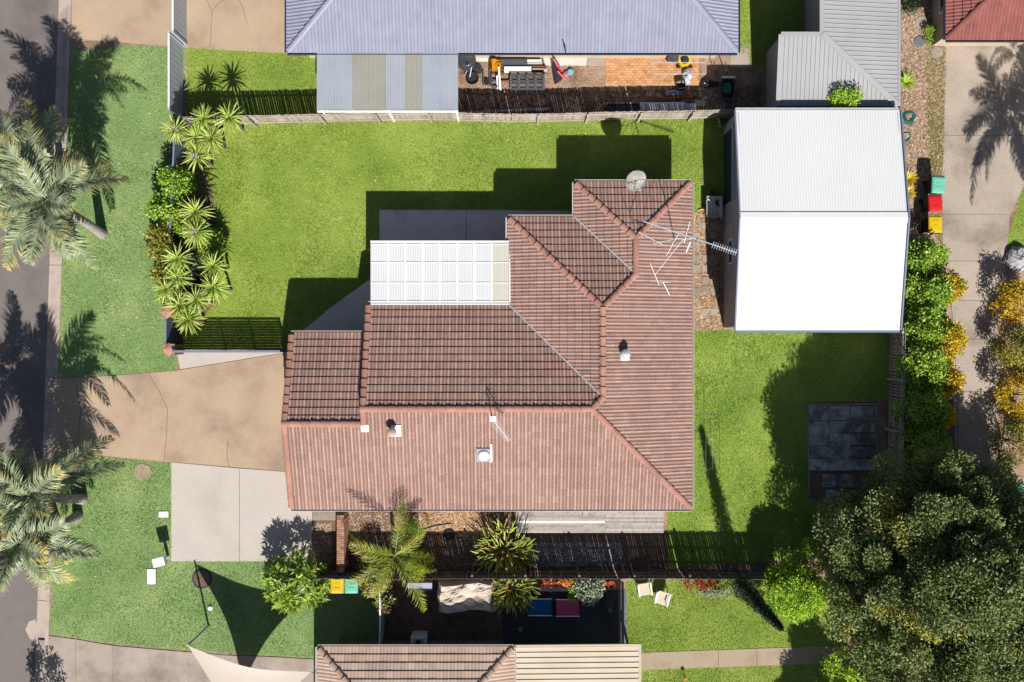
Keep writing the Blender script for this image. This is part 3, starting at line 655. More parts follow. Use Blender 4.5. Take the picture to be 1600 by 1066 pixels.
# patio roof on the main house: twelve sheets, some newer, fixed on battens
pr = thing('patio_roof', 'white translucent corrugated patio roof against the house', 'patio roof', P(690,426,0))
zp = 2.62
edges = [579,599,619,643,671,698,727,754,767,795]
xs = [579+i*(795-579)/8 for i in range(9)]
for i in range(8):
    a_ = P(xs[i],474,zp); b_ = P(xs[i+1]-.15,474,zp); t = P(xs[i],378,zp-.12)
    corr('sheet', a_+Vector((0,0,.004*(i%2))), (b_.x-a_.x,0,0), t-a_, polycream if i == 7 else polycarb, pr, .1, .02, 'sine')
for i in range(1,8): MB().bar(P(xs[i],379,zp-.09), P(xs[i],473,zp+.03), .07, .012).build('joiner', white, pr)
for py in (382,410,442,471): MB().bar(P(579,py,zp+.036-(474-py)*.00128), P(795,py,zp+.036-(474-py)*.00128), .03, .008).build('fixing_strip', white, pr)
for py in (380,411,442,471): MB().bar(P(579,py,zp-.06-(474-py)*.0012), P(795,py,zp-.06-(474-py)*.0012), .05, .07).build('batten', white, pr)
for i in range(9): MB().bar(P(xs[i]+1.5,379,zp-.22), P(xs[i]+1.5,473,zp-.12), .045, .09).build('rafter', white, pr)
for px in (583,690,790): q = P(px,384,zp); MB().b(q.x-.045,q.y-.045,0,q.x+.045,q.y+.045,zp-.28).build('post', white, pr)
MB().bar(P(579,475.5,zp+.02), P(795,475.5,zp+.02), .06, .03).build('flashing', alu, pr); MB().bar(P(579,377.3,zp-.12), P(795,377.3,zp-.12), .05, .08).build('gutter', white, pr)
# patio roof of the blue grey house
p2 = thing('patio_roof', 'grey striped patio roof with cloudy sheets below the blue grey roof', 'patio roof', P(605,128,0))
zp = 2.45; st = [(495,551,0),(551,603,1),(603,633,0),(633,660,1),(660,716,0)]
for i, (xa, xb, cl_) in enumerate(st):
    n = max(1, round((xb-xa)/27)); 
    for j in range(n):
        x0_, x1_ = xa+(xb-xa)*j/n, xa+(xb-xa)*(j+1)/n; a_ = P(x0_,172,zp-.1); b_ = P(x1_-.15,172,zp-.1); t = P(x0_,82,zp-.02)
        corr('sheet', a_, (b_.x-a_.x,0,0), t-a_, patioclear if cl_ else patiosheet, p2, .11, .022, 'trap')
for py, dz in ((85,.09),(130,.13),(170,.17)): MB().bar(P(496,py,zp-dz), P(715,py,zp-dz), .05, .08).build('batten', white, p2)
for px in (500,605,712): q = P(px,168,zp); MB().b(q.x-.045,q.y-.045,0,q.x+.045,q.y+.045,zp-.22).build('post', white, p2)
for px in (512,551,600,645,680): MB().bar(P(px,171.5,zp-.12), P(px,175,zp-.12), .04, .03).build('gutter_strap', white, p2)
MB().bar(P(496,174.5,zp-.14), P(716,174.5,zp-.14), .07, .09).build('gutter', white, p2)
# white steel shed
sh = thing('steel_shed', 'large white steel shed with gable roof and slate roller door', 'shed', P(1248,355,0))
X0, X1, Y0, Y1 = P(1130,0).x, P(1367,0).x, P(0,513).y, P(0,198).y; YM = (Y0+Y1)/2; ze, zr = 2.65, 3.45
ov = .06
corr('roof_sheet', (X0-ov, Y0-.12, ze-.03), (X1-X0+2*ov,0,0), (0, YM-Y0+.12, zr-ze+.03), shedroof, sh, .12, .012, 'sine')
corr('roof_sheet', (X0-ov, Y1+.12, ze-.03), (X1-X0+2*ov,0,0), (0, YM-Y1-.12, zr-ze+.03), shedroof, sh, .12, .012, 'sine')
m = MB()
for s_ in (-1, 1): m.ob((X0/2+X1/2, YM+s_*.11, zr+.01), ((X1-X0)/2+ov+.01,0,0), (0,.115,-s_*.115*(zr-ze)/(YM-Y0)), (0,0,.018))
m.build('ridge_flashing', shedroof, sh)
for yy, s_ in ((Y0,-1),(Y1,1)): MB().b(X0-ov, min(yy+s_*.10,yy+s_*.22), ze-.16, X1+ov, max(yy+s_*.10,yy+s_*.22), ze-.05).build('gutter', flash if s_ < 0 else steel, sh)
for xx in (X0-ov-.03, X1+ov+.03):
    for y_ in (Y0-.1, Y1+.1): MB().bar((xx, y_, ze-.02), (xx, YM, zr+.02), .06, .16).build('barge_flashing', flash, sh)
def wallsheet(name, xa, xx, ya, yb, z0_, z1_, gable=None):
    rows = int((z1_-z0_)/.16); m = MB()
    for i in range(rows):
        za = z0_+(z1_-z0_)*i/rows; zb = z0_+(z1_-z0_)*(i+1)/rows; m.b(xa, ya, za, xx-.018*(1), yb, za+(zb-za)*.75); m.b(xa+.018, ya, za+(zb-za)*.75, xx, yb, zb)
    return m.build(name, shedwall, sh)
# west wall around roller door, south half with window
yd0, yd1 = P(0,322).y, P(0,212).y
wallsheet('wall', X0, X0+.08, Y0, yd0, 0, ze); wallsheet('wall', X0, X0+.08, yd1, Y1, 0, ze); wallsheet('wall', X0, X0+.08, yd0, yd1, 2.25, ze)
for xx in (X0+.01, X1-.07):
    m = MB(); m.add([(xx,Y0,ze),(xx,Y1,ze),(xx,YM,zr-.03),(xx+.06,Y0,ze),(xx+.06,Y1,ze),(xx+.06,YM,zr-.03)], [(0,1,2),(5,4,3),(0,3,4,1),(1,4,5,2),(2,5,3,0)]); m.build('gable', shedwall, sh)
rd_ = MB()
for i in range(14): rd_.b(X0+.04, yd0+.01, .02+i*.16, X0+.07, yd1-.01, .15+i*.16)
rd_.build('roller_door', doorblue, sh)
MB().b(X0-.1, yd0-.05, 2.1, X0-.002, yd1+.05, 2.28).build('door_hood', shedwall, sh)
wallsheet('wall', X1-.08, X1, Y0, Y1, 0, ze); MB().b(X0+.09, Y0, 0, X1-.09, Y0+.06, ze-.03).build('wall', shedwall, sh); MB().b(X0+.09, Y1-.06, 0, X1-.09, Y1, ze-.03).build('wall', shedwall, sh)
window(sh, (X0-.004, P(0,398).y, 1.55), (0,1,0), (-1,0,0), 1.05, .8)
MB().b(X0-.02, P(0,370).y-.4, .05, X0-.002, P(0,370).y+.4, 2.05).build('door', shedwall, sh)
# grey wrap-around shed
gs = thing('grey_shed', 'grey ribbed steel shed with hipped corner behind the white shed', 'shed', P(1310,90,0))
zh, zl = 2.55, 2.1
A1, A2, A3 = P(1220,54,zh), P(1284,54,zh), P(1403,166,zl)
hipn = Vector(((A3-A2).y, -(A3-A2).x, 0)).normalized(); hipn = hipn if hipn.x > 0 else -hipn
A4 = P(1220,166,zl)
corr('roof_sheet', (A1.x, A3.y, zl), (A3.x-A1.x,0,0), (0, A1.y-A3.y, zh-zl), greysteel, gs, .19, .03, 'pan', clip=[(A2, hipn)])
Bt = P(1284,-90,zh); corr('roof_sheet', (A2.x, A3.y, zh), (0, Bt.y-A3.y, 0), (A3.x-A2.x, 0, zl-zh), greysteel, gs, .19, .03, 'pan', clip=[(A2, -hipn)])
MB().bar(A2+Vector((0,0,.05)), A3+Vector((0,0,.05)), .26, .03).build('hip_capping', greysteel, gs)
for p_, q_ in (((A1.x,A1.y,zh+.04),(A2.x,A2.y,zh+.04)),((A2.x,A2.y,zh+.035),(A2.x,Bt.y,zh+.035)),((A1.x,A1.y,zh+.03),(A1.x,A3.y,zl+.03))): MB().bar(p_, q_, .2, .02).build('edge_capping', greysteel, gs)
MB().bar((A1.x,A3.y-.06,zl-.04),(A3.x+.1,A3.y-.06,zl-.04), .1, .1).build('gutter', charcoal, gs); MB().bar((A3.x+.06,A3.y,zl-.04),(A3.x+.06,Bt.y,zl-.04), .1, .1).build('gutter', greysteel, gs)
m = MB(); t = Vector((.05,0,0)); a_, b_ = Vector((A1.x+.04,A1.y-.02,0)), Vector((A1.x+.04,A3.y+.05,0))
m.add([a_,b_,b_+Vector((0,0,zl-.03)),a_+Vector((0,0,zh-.03)),a_+t,b_+t,b_+t+Vector((0,0,zl-.03)),a_+t+Vector((0,0,zh-.03))],[(0,1,2,3),(7,6,5,4),(0,4,5,1),(1,5,6,2),(2,6,7,3),(3,7,4,0)]); m.build('wall', greywall, gs)
MB().b(A2.x+.04, A2.y, 0, A2.x+.09, Bt.y, zh-.03).build('wall', greywall, gs); MB().b(A1.x+.1, A1.y-.07, 0, A2.x, A1.y-.02, zh-.03).build('wall', greywall, gs)
MB().b(A1.x+.1, A3.y+.05, 0, A3.x, A3.y+.1, zl-.06).build('wall', greywall, gs); MB().b(A3.x-.06, A3.y+.12, 0, A3.x-.01, Bt.y, zl-.06).build('wall', greywall, gs)
# cream steel roof joined to the beige house
cs_ = thing('carport', 'cream ribbed steel carport roof beside the beige tiled house', 'carport', P(900,1060,0))
c0, c1 = P(804.5,1011,2.35), P(998,1011,2.2); by = P(0,1300,2.3).y
corr('roof_sheet', (c0.x, by, 2.35), (0, c0.y-by, 0), (c1.x-c0.x,0,-.15), creamsteel, cs_, .235, .035, 'pan')
MB().bar((c0.x, c0.y+.05, 2.33),(c1.x, c0.y+.05, 2.2), .08, .12).build('barge', cream, cs_); MB().bar((c1.x+.06, c0.y+.05, 2.12),(c1.x+.06, by, 2.12), .1, .1).build('gutter', cream, cs_)
MB().bar((c0.x-.02, c0.y-.02, 2.37),(c0.x-.02, by, 2.37), .1, .04).build('flashing', cream, cs_)
for q in (P(815,1024,0), P(985,1024,0)): MB().b(q.x-.05,q.y-.05,0,q.x+.05,q.y+.05,2.1).build('post', white, cs_)
MB().b(*P(790,1011,2.0), *(P(978,1006,2.0)+Vector((0,0,.16)))).build('beam', charcoal, cs_)

# ------------------------------------------------------------------ fences
def paling_fence(label, base, h, mat, side=1, posts=None, railm=None, gap=.012, lean=0., hvar=.02, topvar=None):
    """base: ground pixels; rails and posts stand on the left (+1) or right (-1) of travel"""
    pts = [P(a, b) for a, b in base]; root = thing('paling_fence', label, 'fence', pts[len(pts)//2]); m = MB(); railm = railm or mat
    seg = [(p, q) for p, q in zip(pts, pts[1:])]
    for p, q in seg:
        d = q-p; L = d.length; d /= L; n = Vector((-d.y, d.x, 0))*side; s_ = 0.
        while s_ < L-.05:
            wd = .095; c = p+d*(s_+wd/2); hh = h+random.uniform(-hvar, hvar); tl = random.uniform(-.006,.006); lx = lean+random.uniform(-.008,.008)
            m.ob(c+Vector((0,0,hh/2))+n*(lx*hh/2)-n*.012, d*wd/2, n*.009, Vector((0,0,hh/2))+n*(lx*hh/2)+d*tl*hh/2); s_ += wd+gap*random.uniform(.2,2.2)
    tag(m.build('palings', mat, root), kind='stuff')
    for p, q in seg:
        d = (q-p).normalized(); n = Vector((-d.y, d.x, 0))*side
        for z in ((.3,h*.55,h-.18) if h > 1.5 else (.3,h-.2)): MB().bar(p+n*(.03+lean*z)+Vector((0,0,z)), q+n*(.03+lean*z)+Vector((0,0,z)), .04, .08).build('rail', railm, root)
    for a, b in (posts or base):
        p = P(a, b); dmin, best = 9e9, None
        for s0, s1 in seg:
            d = (s1-s0); t = max(0, min(1, (p-s0).dot(d)/d.dot(d))); q = s0+d*t
            if (q-p).length < dmin: dmin = (q-p).length; best = (q, Vector((-d.y, d.x, 0)).normalized()*side, d.normalized())
        q, n, d = best; MB().ob(q+n*(.1+lean*h*.5)+Vector((0,0,(h-.02)/2)), d*.05, n*.045, Vector((0,0,(h-.02)/2))+n*lean*h*.5).build('post', railm, root)
    return root
paling_fence('weathered paling fence with pale faces left of the striped patio roof', [(292,195),(380,194),(519,191)], 1.5, timber, -1, [(300,195),(400,194),(510,191)], gap=.009)
paling_fence('wavering grey paling fence between main lawn and cluttered yard', [(519,190.5),(600,189),(680,188),(740,190),(800,191),(860,190.5),(915,189),(990,187),(1070,186),(1140,184)], 1.5, timber, -1,
             [(595,189),(675,188),(758,190),(840,190.5),(915,189),(996,187),(1075,186)], gap=.006)
paling_fence('dark paling fence below the deck along the south boundary', [(497,889),(600,890),(720,889),(840,889),(960,889),(1060,889),(1140,890),(1212,891)], 1.75, darktimber, 1,
             [(505,889),(590,890),(740,889),(820,889),(901,889),(984,889),(1067,889),(1148,890)], gap=.006)
paling_fence('grey paling fence between east lawn and hedge', [(1390,513),(1388,620),(1386,780),(1384,860)], 1.75, timber, -1, [(1390,520),(1388,592),(1387,670),(1386,740),(1385,810)], gap=.03)
paling_fence('brown timber fence between grey shed and leaf litter bed', [(1370,-60),(1374,100),(1376,205)], 1.6, darktimber, 1, [(1371,20),(1374,120)])
paling_fence('short dark fence beside the big tree at the corner of the east lawn', [(1285,800),(1284,872)], .9, darktimber, 1)
def panel_fence(label, base, h, mat, pill=None, cap=white):
    pts = [P(a, b) for a, b in base]; root = thing('panel_fence', label, 'fence', pts[0])
    for p, q in zip(pts, pts[1:]):
        d = q-p; L = d.length; d /= L; n = Vector((d.y, -d.x, 0)); k = max(1, round(L/2.35))
        for i in range(k):
            a_, b_ = p+d*(L*i/k+.05), p+d*(L*(i+1)/k-.05); m = MB(); w_ = (b_-a_).length; r = int(w_/.12)
            for j in range(r): m.ob(a_+d*((j+.5)*w_/r)+Vector((0,0,h/2))+n*(.003 if j%2 else 0), d*w_/r/2, n*.006, (0,0,h/2-.03))
            m.build('panel', mat, root); MB().bar(a_+Vector((0,0,h-.02)), b_+Vector((0,0,h-.02)), .07, .06).build('top_rail', cap, root)
        for i in range(k+1):
            c_ = p+d*(L*i/k); MB().ob(c_+Vector((0,0,h/2+.01)), d*.05, n*.04, (0,0,h/2+.01)).build('post', mat, root)
    return root
panel_fence('tall pale panel fence beside the upper brown driveway', [(292,-40),(292,70)], 1.8, palefence)
panel_fence('pale panel fence between verge and lawn, shaded by spiky fronds', [(286,71),(286,185)], 1.8, palefence)
panel_fence('slate blue panel fence behind the leafy shrub and yuccas', [(291,218),(287,300),(280,470)], 1.5, slatefence, cap=flash)
panel_fence('short slate blue panel between two brick pillars', [(276,501),(275.5,536)], 1.35, slatefence, cap=flash)
def pillar(label, px, py, h):
    r = thing('brick_pillar', label, 'pillar', P(px,py), 'brick pillars of the front fence'); c_ = P(px,py)
    MB().b(c_.x-.2,c_.y-.2,0,c_.x+.2,c_.y+.2,h-.12).build('core', mortar, r); m = MB()
    for i in range(int((h-.12)/.086)):
        z = i*.086+.005; o_ = .115 if i%2 else 0
        for s_ in (-1,1):
            for t in (-.105,.105):
                m.b(c_.x+t-.1,c_.y+s_*.215-.015,z,c_.x+t+.1,c_.y+s_*.215+.015,z+.076); m.b(c_.x+s_*.215-.015,c_.y+t-.1,z,c_.x+s_*.215+.015,c_.y+t+.1,z+.076)
    tag(m.build('bricks', brickm, r), kind='stuff'); MB().b(c_.x-.25,c_.y-.25,h-.12,c_.x+.25,c_.y+.25,h-.05).build('cap', brickm, r)
    m = MB().lathe((c_.x,c_.y,h-.05), [(.3,0),(.2,.03),(.02,.05)], 4); m.build('cap_top', brickm, r)
pillar('brick pillar among the upper yucca heads', 287, 213, 1.6)
pillar('brick pillar beside the lowest yucca head', 278, 489, 1.4)
pillar('brick pillar at the corner of the slatted front fence', 280, 546, 1.35)
sf = thing('slat_fence', 'charcoal slatted fence between front lawn and brown driveway', 'fence', P(365,548))
for px in (288,354,400,447): MB().b(P(px,548).x-.03,P(0,548).y-.03,0,P(px,548).x+.03,P(0,548).y+.03,1.46).build('post', charcoal, sf)
for i in range(11): MB().b(P(287,548).x,P(0,548).y-.055,.1+i*.122,P(450,548).x,P(0,548).y-.032,.19+i*.122).build('slat', charcoal, sf)
MB().b(P(286,548).x,P(0,548).y-.07,1.47,P(450,548).x,P(0,548).y+.03,1.5).build('top_rail', flash, sf)
wf_ = thing('panel_fence', 'white topped side fence between shaded lawn and courtyard', 'fence', P(598,960))
wp = [P(600,912),P(601,950),P(600,985),P(598,1008)]
for p, q in zip(wp, wp[1:]):
    d = (q-p).normalized(); n = Vector((-d.y,d.x,0)); MB().ob((p+q)/2+Vector((0,0,.72)), (q-p)/2, n*.012, (0,0,.7)).build('panel', palefence, wf_); MB().bar(p+Vector((0,0,1.45)), q+Vector((0,0,1.45)), .06, .05).build('top_rail', white, wf_)
for p in wp: MB().b(p.x-.03,p.y-.03,0,p.x+.03,p.y+.03,1.5).build('post', white, wf_)

# ------------------------------------------------------------------ deck, paver pad, brick wall, brick paving
dk = thing('timber_deck', 'silvered timber deck along the south wall of the house', 'deck', P(920,812,0))
ya, yb = 792, 832; n = 13
for i in range(n):
    y0_, y1_ = ya+(yb-ya)*i/n, ya+(yb-ya)*(i+.93)/n; br = random.choice((880, 945, 965, 910))
    for xa, xb in ((806,br-.3),(br+.3,1036)):
        p, q = P(xa,y1_), P(xb,y0_); MB().b(p.x,p.y,.12,q.x,q.y,.15+.003*random.random()).build('board', white if (i == 7 and xa < 850) else greytimber, dk)
for px in (815,870,925,980,1030): p, q = P(px-1.5,832), P(px+1.5,793); MB().b(p.x,p.y+.02,0.,q.x,q.y,.119).build('joist', darktimber, dk)
pp = thing('paver_pad', 'mossy square pad of mixed stone slabs in tree shade', 'paving', P(1315,690,0))
MB().prism(pw([(1261,628),(1370,628),(1372,790),(1290,790),(1262,775)]), 0, .012).build('bedding', darksoil, pp)
cols_ = [(1264,1294.3),(1295,1327.2),(1328,1367)]; rows_ = [(634,657.2),(658,676.3),(677,696.2),(697,716.3),(717,735)]
for i, (xa, xb) in enumerate(cols_):
    for j, (ya_, yb_) in enumerate(rows_):
        e = [random.uniform(-.8,.8) for _ in range(8)]; MB().prism(pw([(xa+e[0],yb_+e[1]),(xb+e[2],yb_+e[3]),(xb+e[4],ya_+e[5]),(xa+e[6],ya_+e[7])]), .005, .045+.01*random.random()).build('slab', paverm, pp)
for xa, ya_ in ((1285,741),(1310,741),(1290,765)): MB().prism(pw([(xa,ya_+20),(xa+22,ya_+20),(xa+22,ya_),(xa,ya_)]), .005, .04).build('slab', paverm, pp)
for xa, ya_, xb, yb_ in ((1262,632,1370,632),(1262,632,1264,775),(1369,632,1370,735)): MB().bar(P(xa,ya_,.03), P(xb,yb_,.03), .06, .05).build('edging', concrete2, pp)
# grid stepping pavers between house and shed
gp = thing('paver_path', 'pale square stepping pavers in the gravel beside the white shed', 'paving', P(1100,430,0))
for j in range(9):
    for i in range(3):
        if random.random() < .72: c_ = P(1088+i*13.5, 352+j*17+random.uniform(-2,2)); s_ = .15; MB().b(c_.x-s_,c_.y-s_,.005,c_.x+s_,c_.y+s_,.045+.006*random.random()).build('paver', concrete2, gp)
bw = thing('brick_wall', 'low brick garden wall at the end of the tiled house', 'wall', P(540,845,0)); c0, c1 = P(534,884), P(545,797)
MB().b(c0.x+.03,c0.y,0,c1.x-.03,c1.y,1.15).build('core', mortar, bw)
for j in range(int((c1.y-c0.y)/.105)):
    for s_ in (0, 1): y_ = c0.y+j*.105; xm = (c0.x+c1.x)/2; MB().b(c0.x if s_ == 0 else xm+.004, y_, 1.15, xm-.004 if s_ == 0 else c1.x, y_+.095, 1.22+.004*random.random()).build('brick', brickm, bw)
m = MB()
for i in range(13):
    L_ = c1.y-c0.y; nb = int(L_/.24)
    for j in range(nb): y_ = c0.y+j*.24+(.12 if i%2 else 0)
    for j in range(nb-1):
        y_ = c0.y+j*.24+(.12 if i%2 else 0)
        for xx in (c0.x, c1.x-.03): m.b(xx, y_, i*.087, xx+.03, y_+.23, i*.087+.077)
tag(m.build('wall_bricks', brickm, bw), kind='stuff')
bp_ = thing('brick_paving', 'orange brick paving outside the blue grey house', 'paving', P(1015,105,0)); c0, c1 = P(946,134), P(1092,74); m = MB(); y_ = c0.y; r = 0
while y_ < c1.y:
    x_ = c0.x-(.11 if r%2 else 0)
    while x_ < c1.x: m.b(max(x_,c0.x), y_, .0, min(x_+.21,c1.x), y_+.105, .03+.004*random.random()); x_ += .222
    y_ += .115; r += 1
tag(m.build('bricks', brickpave, bp_), kind='stuff'); MB().b(c0.x,c0.y,.004,c1.x,c1.y,.02).build('bedding', soil, bp_)

# ------------------------------------------------------------------ plants
def leaves(name, pos, dirs, ln, wd, mat, parent, tilt=.5):
    """diamond leaves folded on the midrib: base, two sides, tip"""
    n = len(pos); d = dirs/np.linalg.norm(dirs, axis=1, keepdims=True); ref = rng.normal(size=(n,3)); ref[:,2] += 1.2
    s = np.cross(d, ref); s /= np.linalg.norm(s, axis=1, keepdims=True)+1e-9; up = np.cross(s, d)
    ln = np.asarray(ln)[:,None] if hasattr(ln,'__len__') else ln; wd = np.asarray(wd)[:,None] if hasattr(wd,'__len__') else wd
    V = np.empty((n,4,3)); V[:,0] = pos; V[:,1] = pos+d*ln*.45+s*wd*.5+up*wd*.15; V[:,2] = pos+d*ln; V[:,3] = pos+d*ln*.45-s*wd*.5+up*wd*.15
    return npmesh(name, V.reshape(-1,3), np.arange(4*n).reshape(-1,4), mat, parent)
def unit(n):
    v = rng.normal(size=(n,3)); return v/np.linalg.norm(v, axis=1, keepdims=True)
def clumps(name, cen, rad, per, ll, lw, mat, parent, up=.5, flat=.75, shell=.6, whorl=False):
    cen = np.asarray(cen, float); k = len(cen); rad = np.broadcast_to(np.asarray(rad, float), (k,))
    idx = np.repeat(np.arange(k), per); n = len(idx)
    if whorl:
        az = rng.uniform(0,2*PI,n); el = rng.uniform(-.1,.9,n); d = np.stack([np.cos(az)*np.cos(el), np.sin(az)*np.cos(el), np.sin(el)],1); pos = cen[idx]+d*.02+rng.normal(0,.02,(n,3))
    else:
        q = unit(n)*(rng.uniform(0,1,(n,1))**(1-shell)); q[:,2] *= flat; pos = cen[idx]+q*rad[idx][:,None]; d = q*.7+unit(n)*.7; d[:,2] += up*.4
    return leaves(name, pos, d, rng.uniform(.65,1.2,n)*ll, rng.uniform(.7,1.2,n)*lw, mat, parent)
def stems(root, base, tips, r0=.05, mat=barkm, name='stem', trunk=None):
    base = Vector(base)
    for t in tips:
        t = Vector(t); mid = base.lerp(t,.5)+Vector((random.uniform(-.1,.1),random.uniform(-.1,.1),.1)); MB().tube([base-Vector((0,0,.03)), mid, t], [r0, r0*.65, r0*.3], 6).build(name, mat, root)
def dome(c, rx, ry, h, n, inner=.25, zmin=.12):
    out = []
    while len(out) < n:
        v = unit(1)[0]
        if v[2] < zmin*-1: continue
        r = 1-inner*random.random()**1.5; out.append((c[0]+v[0]*rx*r, c[1]+v[1]*ry*r, c[2]+v[2]*h*r))
    return np.array(out)
def shrub(px, py, h, rx, ry, label, mat, n=26, per=90, ll=.12, lw=.06, group=None, name='shrub', cr=.26, whorl=False, cat='shrub', mat2=None, lowf=.45):
    q = P(px, py, h*.75); root = thing(name, label, cat, (q.x, q.y, 0), group)
    cc = (q.x, q.y, h*lowf); tips = dome(cc, rx-cr*.5, ry-cr*.5, h-h*lowf-cr*.4, n)
    clumps('foliage', tips, rng.uniform(.75,1.2,n)*cr, per, ll, lw, mat, root, whorl=whorl)
    if mat2: tag(clumps('flowers', tips[:max(3,n//2)]+np.array([0,0,cr*.7]), cr*.5, max(5,per//6), ll*.8, lw*1.3, mat2, root), kind='stuff')
    stems(root, (q.x, q.y, 0), [tuple(t) for t in tips[:6]], .035)
    return root
# big tree
def big_tree(label, px, py, h, R, hc, n, per, mat, seed=0, yaw=0., group=None, leaf=(.13,.07), cr=.72, lobes=()):
    q = P(px, py, hc); root = thing('tree', label, 'tree', (q.x, q.y, 0), group)
    tips = dome((q.x, q.y, hc), R, R, h-hc, n, .45, .35)
    # uneven outline: push lobes in and out
    a = np.arctan2(tips[:,1]-q.y, tips[:,0]-q.x); f = 1+.10*np.sin(3*a+seed)+.07*np.sin(7*a+2*seed); tips[:,0] = q.x+(tips[:,0]-q.x)*f; tips[:,1] = q.y+(tips[:,1]-q.y)*f
    for lx, ly, lz, lr, lh, ln_ in lobes:
        lq = P(lx, ly, lz); tips = np.concatenate([tips, dome((lq.x, lq.y, lz), lr, lr, lh, ln_, .5, .35)])
    n = len(tips)
    clumps('crown', tips, rng.uniform(.6,1.25,n)*cr, per, leaf[0], leaf[1], mat, root, flat=.6)
    fork = Vector((q.x+.2, q.y-.1, h*.28)); MB().tube([(q.x,q.y,-.05),(q.x+.08,q.y,h*.14),fork],[.3,.24,.2],10).build('trunk', barkm, root)
    for t in tips[::max(1,n//26)]:
        t = Vector(t); mid = fork.lerp(t,.55)+Vector((0,0,.35)); MB().tube([fork-Vector((0,0,.1)), mid, t],[.13,.07,.02],6).build('limb', barkm, root)
    return root
big_tree('large spreading dark green tree shading the corner of the yard', 1468, 922, 8.8, 4.65, 4.4, 265, 720, L_tree, 1.3, cr=.66, lobes=((1472,930,3.2,3.6,2.6,60),(1432,800,4.6,2.3,2.6,52),(1490,785,4.2,1.9,2.2,36)))
big_tree('tree with the same dark leaves reaching out of the corner beside the lime shrub', 1600, 1040, 7.4, 3.3, 4.2, 115, 700, L_tree, 4., cr=.66, lobes=((1600,1040,3.,2.6,2.4,30),))
big_tree('open leafy tree overhanging the paved corner by the concrete driveway', 1555, 800, 4.6, 1.9, 2.9, 40, 260, L_tree, 2., cr=.5)
big_tree('tree below the path whose crown shadow falls across the concrete path', 1368, 1262, 5.8, 2.3, 3.6, 60, 500, L_tree, 2.6, cr=.5)
shrub(1247, 928, 3.0, 1.35, 1.35, 'bright lime green rounded shrub beside the big tree', L_lime, 80, 170, .11, .07, cr=.34)
shrub(1352, 1052, 3.4, 1.5, 1.1, 'fresh green shrub under the edge of the big tree by the path', L_lime, 34, 120, .13, .08, cr=.34)
shrub(1290, 870, 2.4, 1.0, .8, 'mixed olive shrub in shade where two fences meet', L_green, 26, 90, .11, .06, cr=.3, mat2=None)
# hedge beside the shed and fence
hg = 'hedge shrubs between shed, fence and concrete driveway'
for px, py, h, rx, ry, mt_, lb in ((1448,402,2.3,.95,.75,L_green,'green hedge shrub next to the yellow lidded bin'),(1455,452,2.5,1.0,.8,L_green,'green hedge shrub with golden neighbour behind the shed gable'),
    (1452,510,2.5,1.0,.9,L_green,'green hedge shrub at the south corner of the white shed'),(1450,572,2.6,1.05,1.0,L_green,'broad green hedge shrub beside the grey paling fence'),
    (1448,640,2.7,1.05,1.05,L_green,'green hedge shrub nearest the paver pad'),(1452,700,2.9,1.1,.9,L_green,'shaded green hedge shrub touching the big tree'),
    (1480,448,2.2,.85,.6,L_gold,'golden shrub leaning over the driveway from the upper hedge'),(1480,532,2.3,.85,.9,L_gold,'golden leaved shrub in the middle of the hedge'),
    (1482,592,2.2,.6,.7,L_gold,'golden shrub beside the narrow part of the driveway'),(1474,650,2.2,.45,.45,L_gold,'small golden shrub low in the hedge')):
    shrub(px, py, h, rx*1.12, ry*1.12, lb, mt_, 46, 95, .13, .08, hg, cr=.32)
hr = 'shrubs on the far side of the concrete driveway'
for px, py, h, rx, ry, mt_, lb in ((1592,470,1.9,.9,.9,L_gold,'golden green shrub just below the grey boulder'),(1596,545,2.0,1.0,1.0,L_olive,'olive shrub across the driveway from the golden hedge'),
    (1600,620,2.0,1.0,1.0,L_gold,'yellow flecked shrub in the middle of the driveway border'),(1592,690,1.9,1.0,1.1,L_olive,'grey olive shrub at the narrow end of the driveway')):
    shrub(px, py, h, rx*1.1, ry*1.1, lb, mt_, 46, 95, .11, .055, hr, cr=.32)
# dark pencil pine beyond the fence
pc = thing('pencil_pine', 'tall dark pencil pine rising just beyond the south fence', 'tree', P(1152,909))
MB().tube([P(1152,909), P(1152,909)+Vector((0,0,6.9))], [.09,.01], 6).build('trunk', barkm, pc); cz = []
for i in range(150): z = .3+6.7*(i/150); r = .36*(1-z/7.3)**.8; a = i*2.4; cz.append((P(1152,909).x+math.cos(a)*r*.6, P(1152,909).y+math.sin(a)*r*.6, z))
clumps('crown', cz, [.34*(1-c_[2]/7.6)+.05 for c_ in cz], 60, .12, .045, L_dark, pc, up=1.5, flat=1.3)
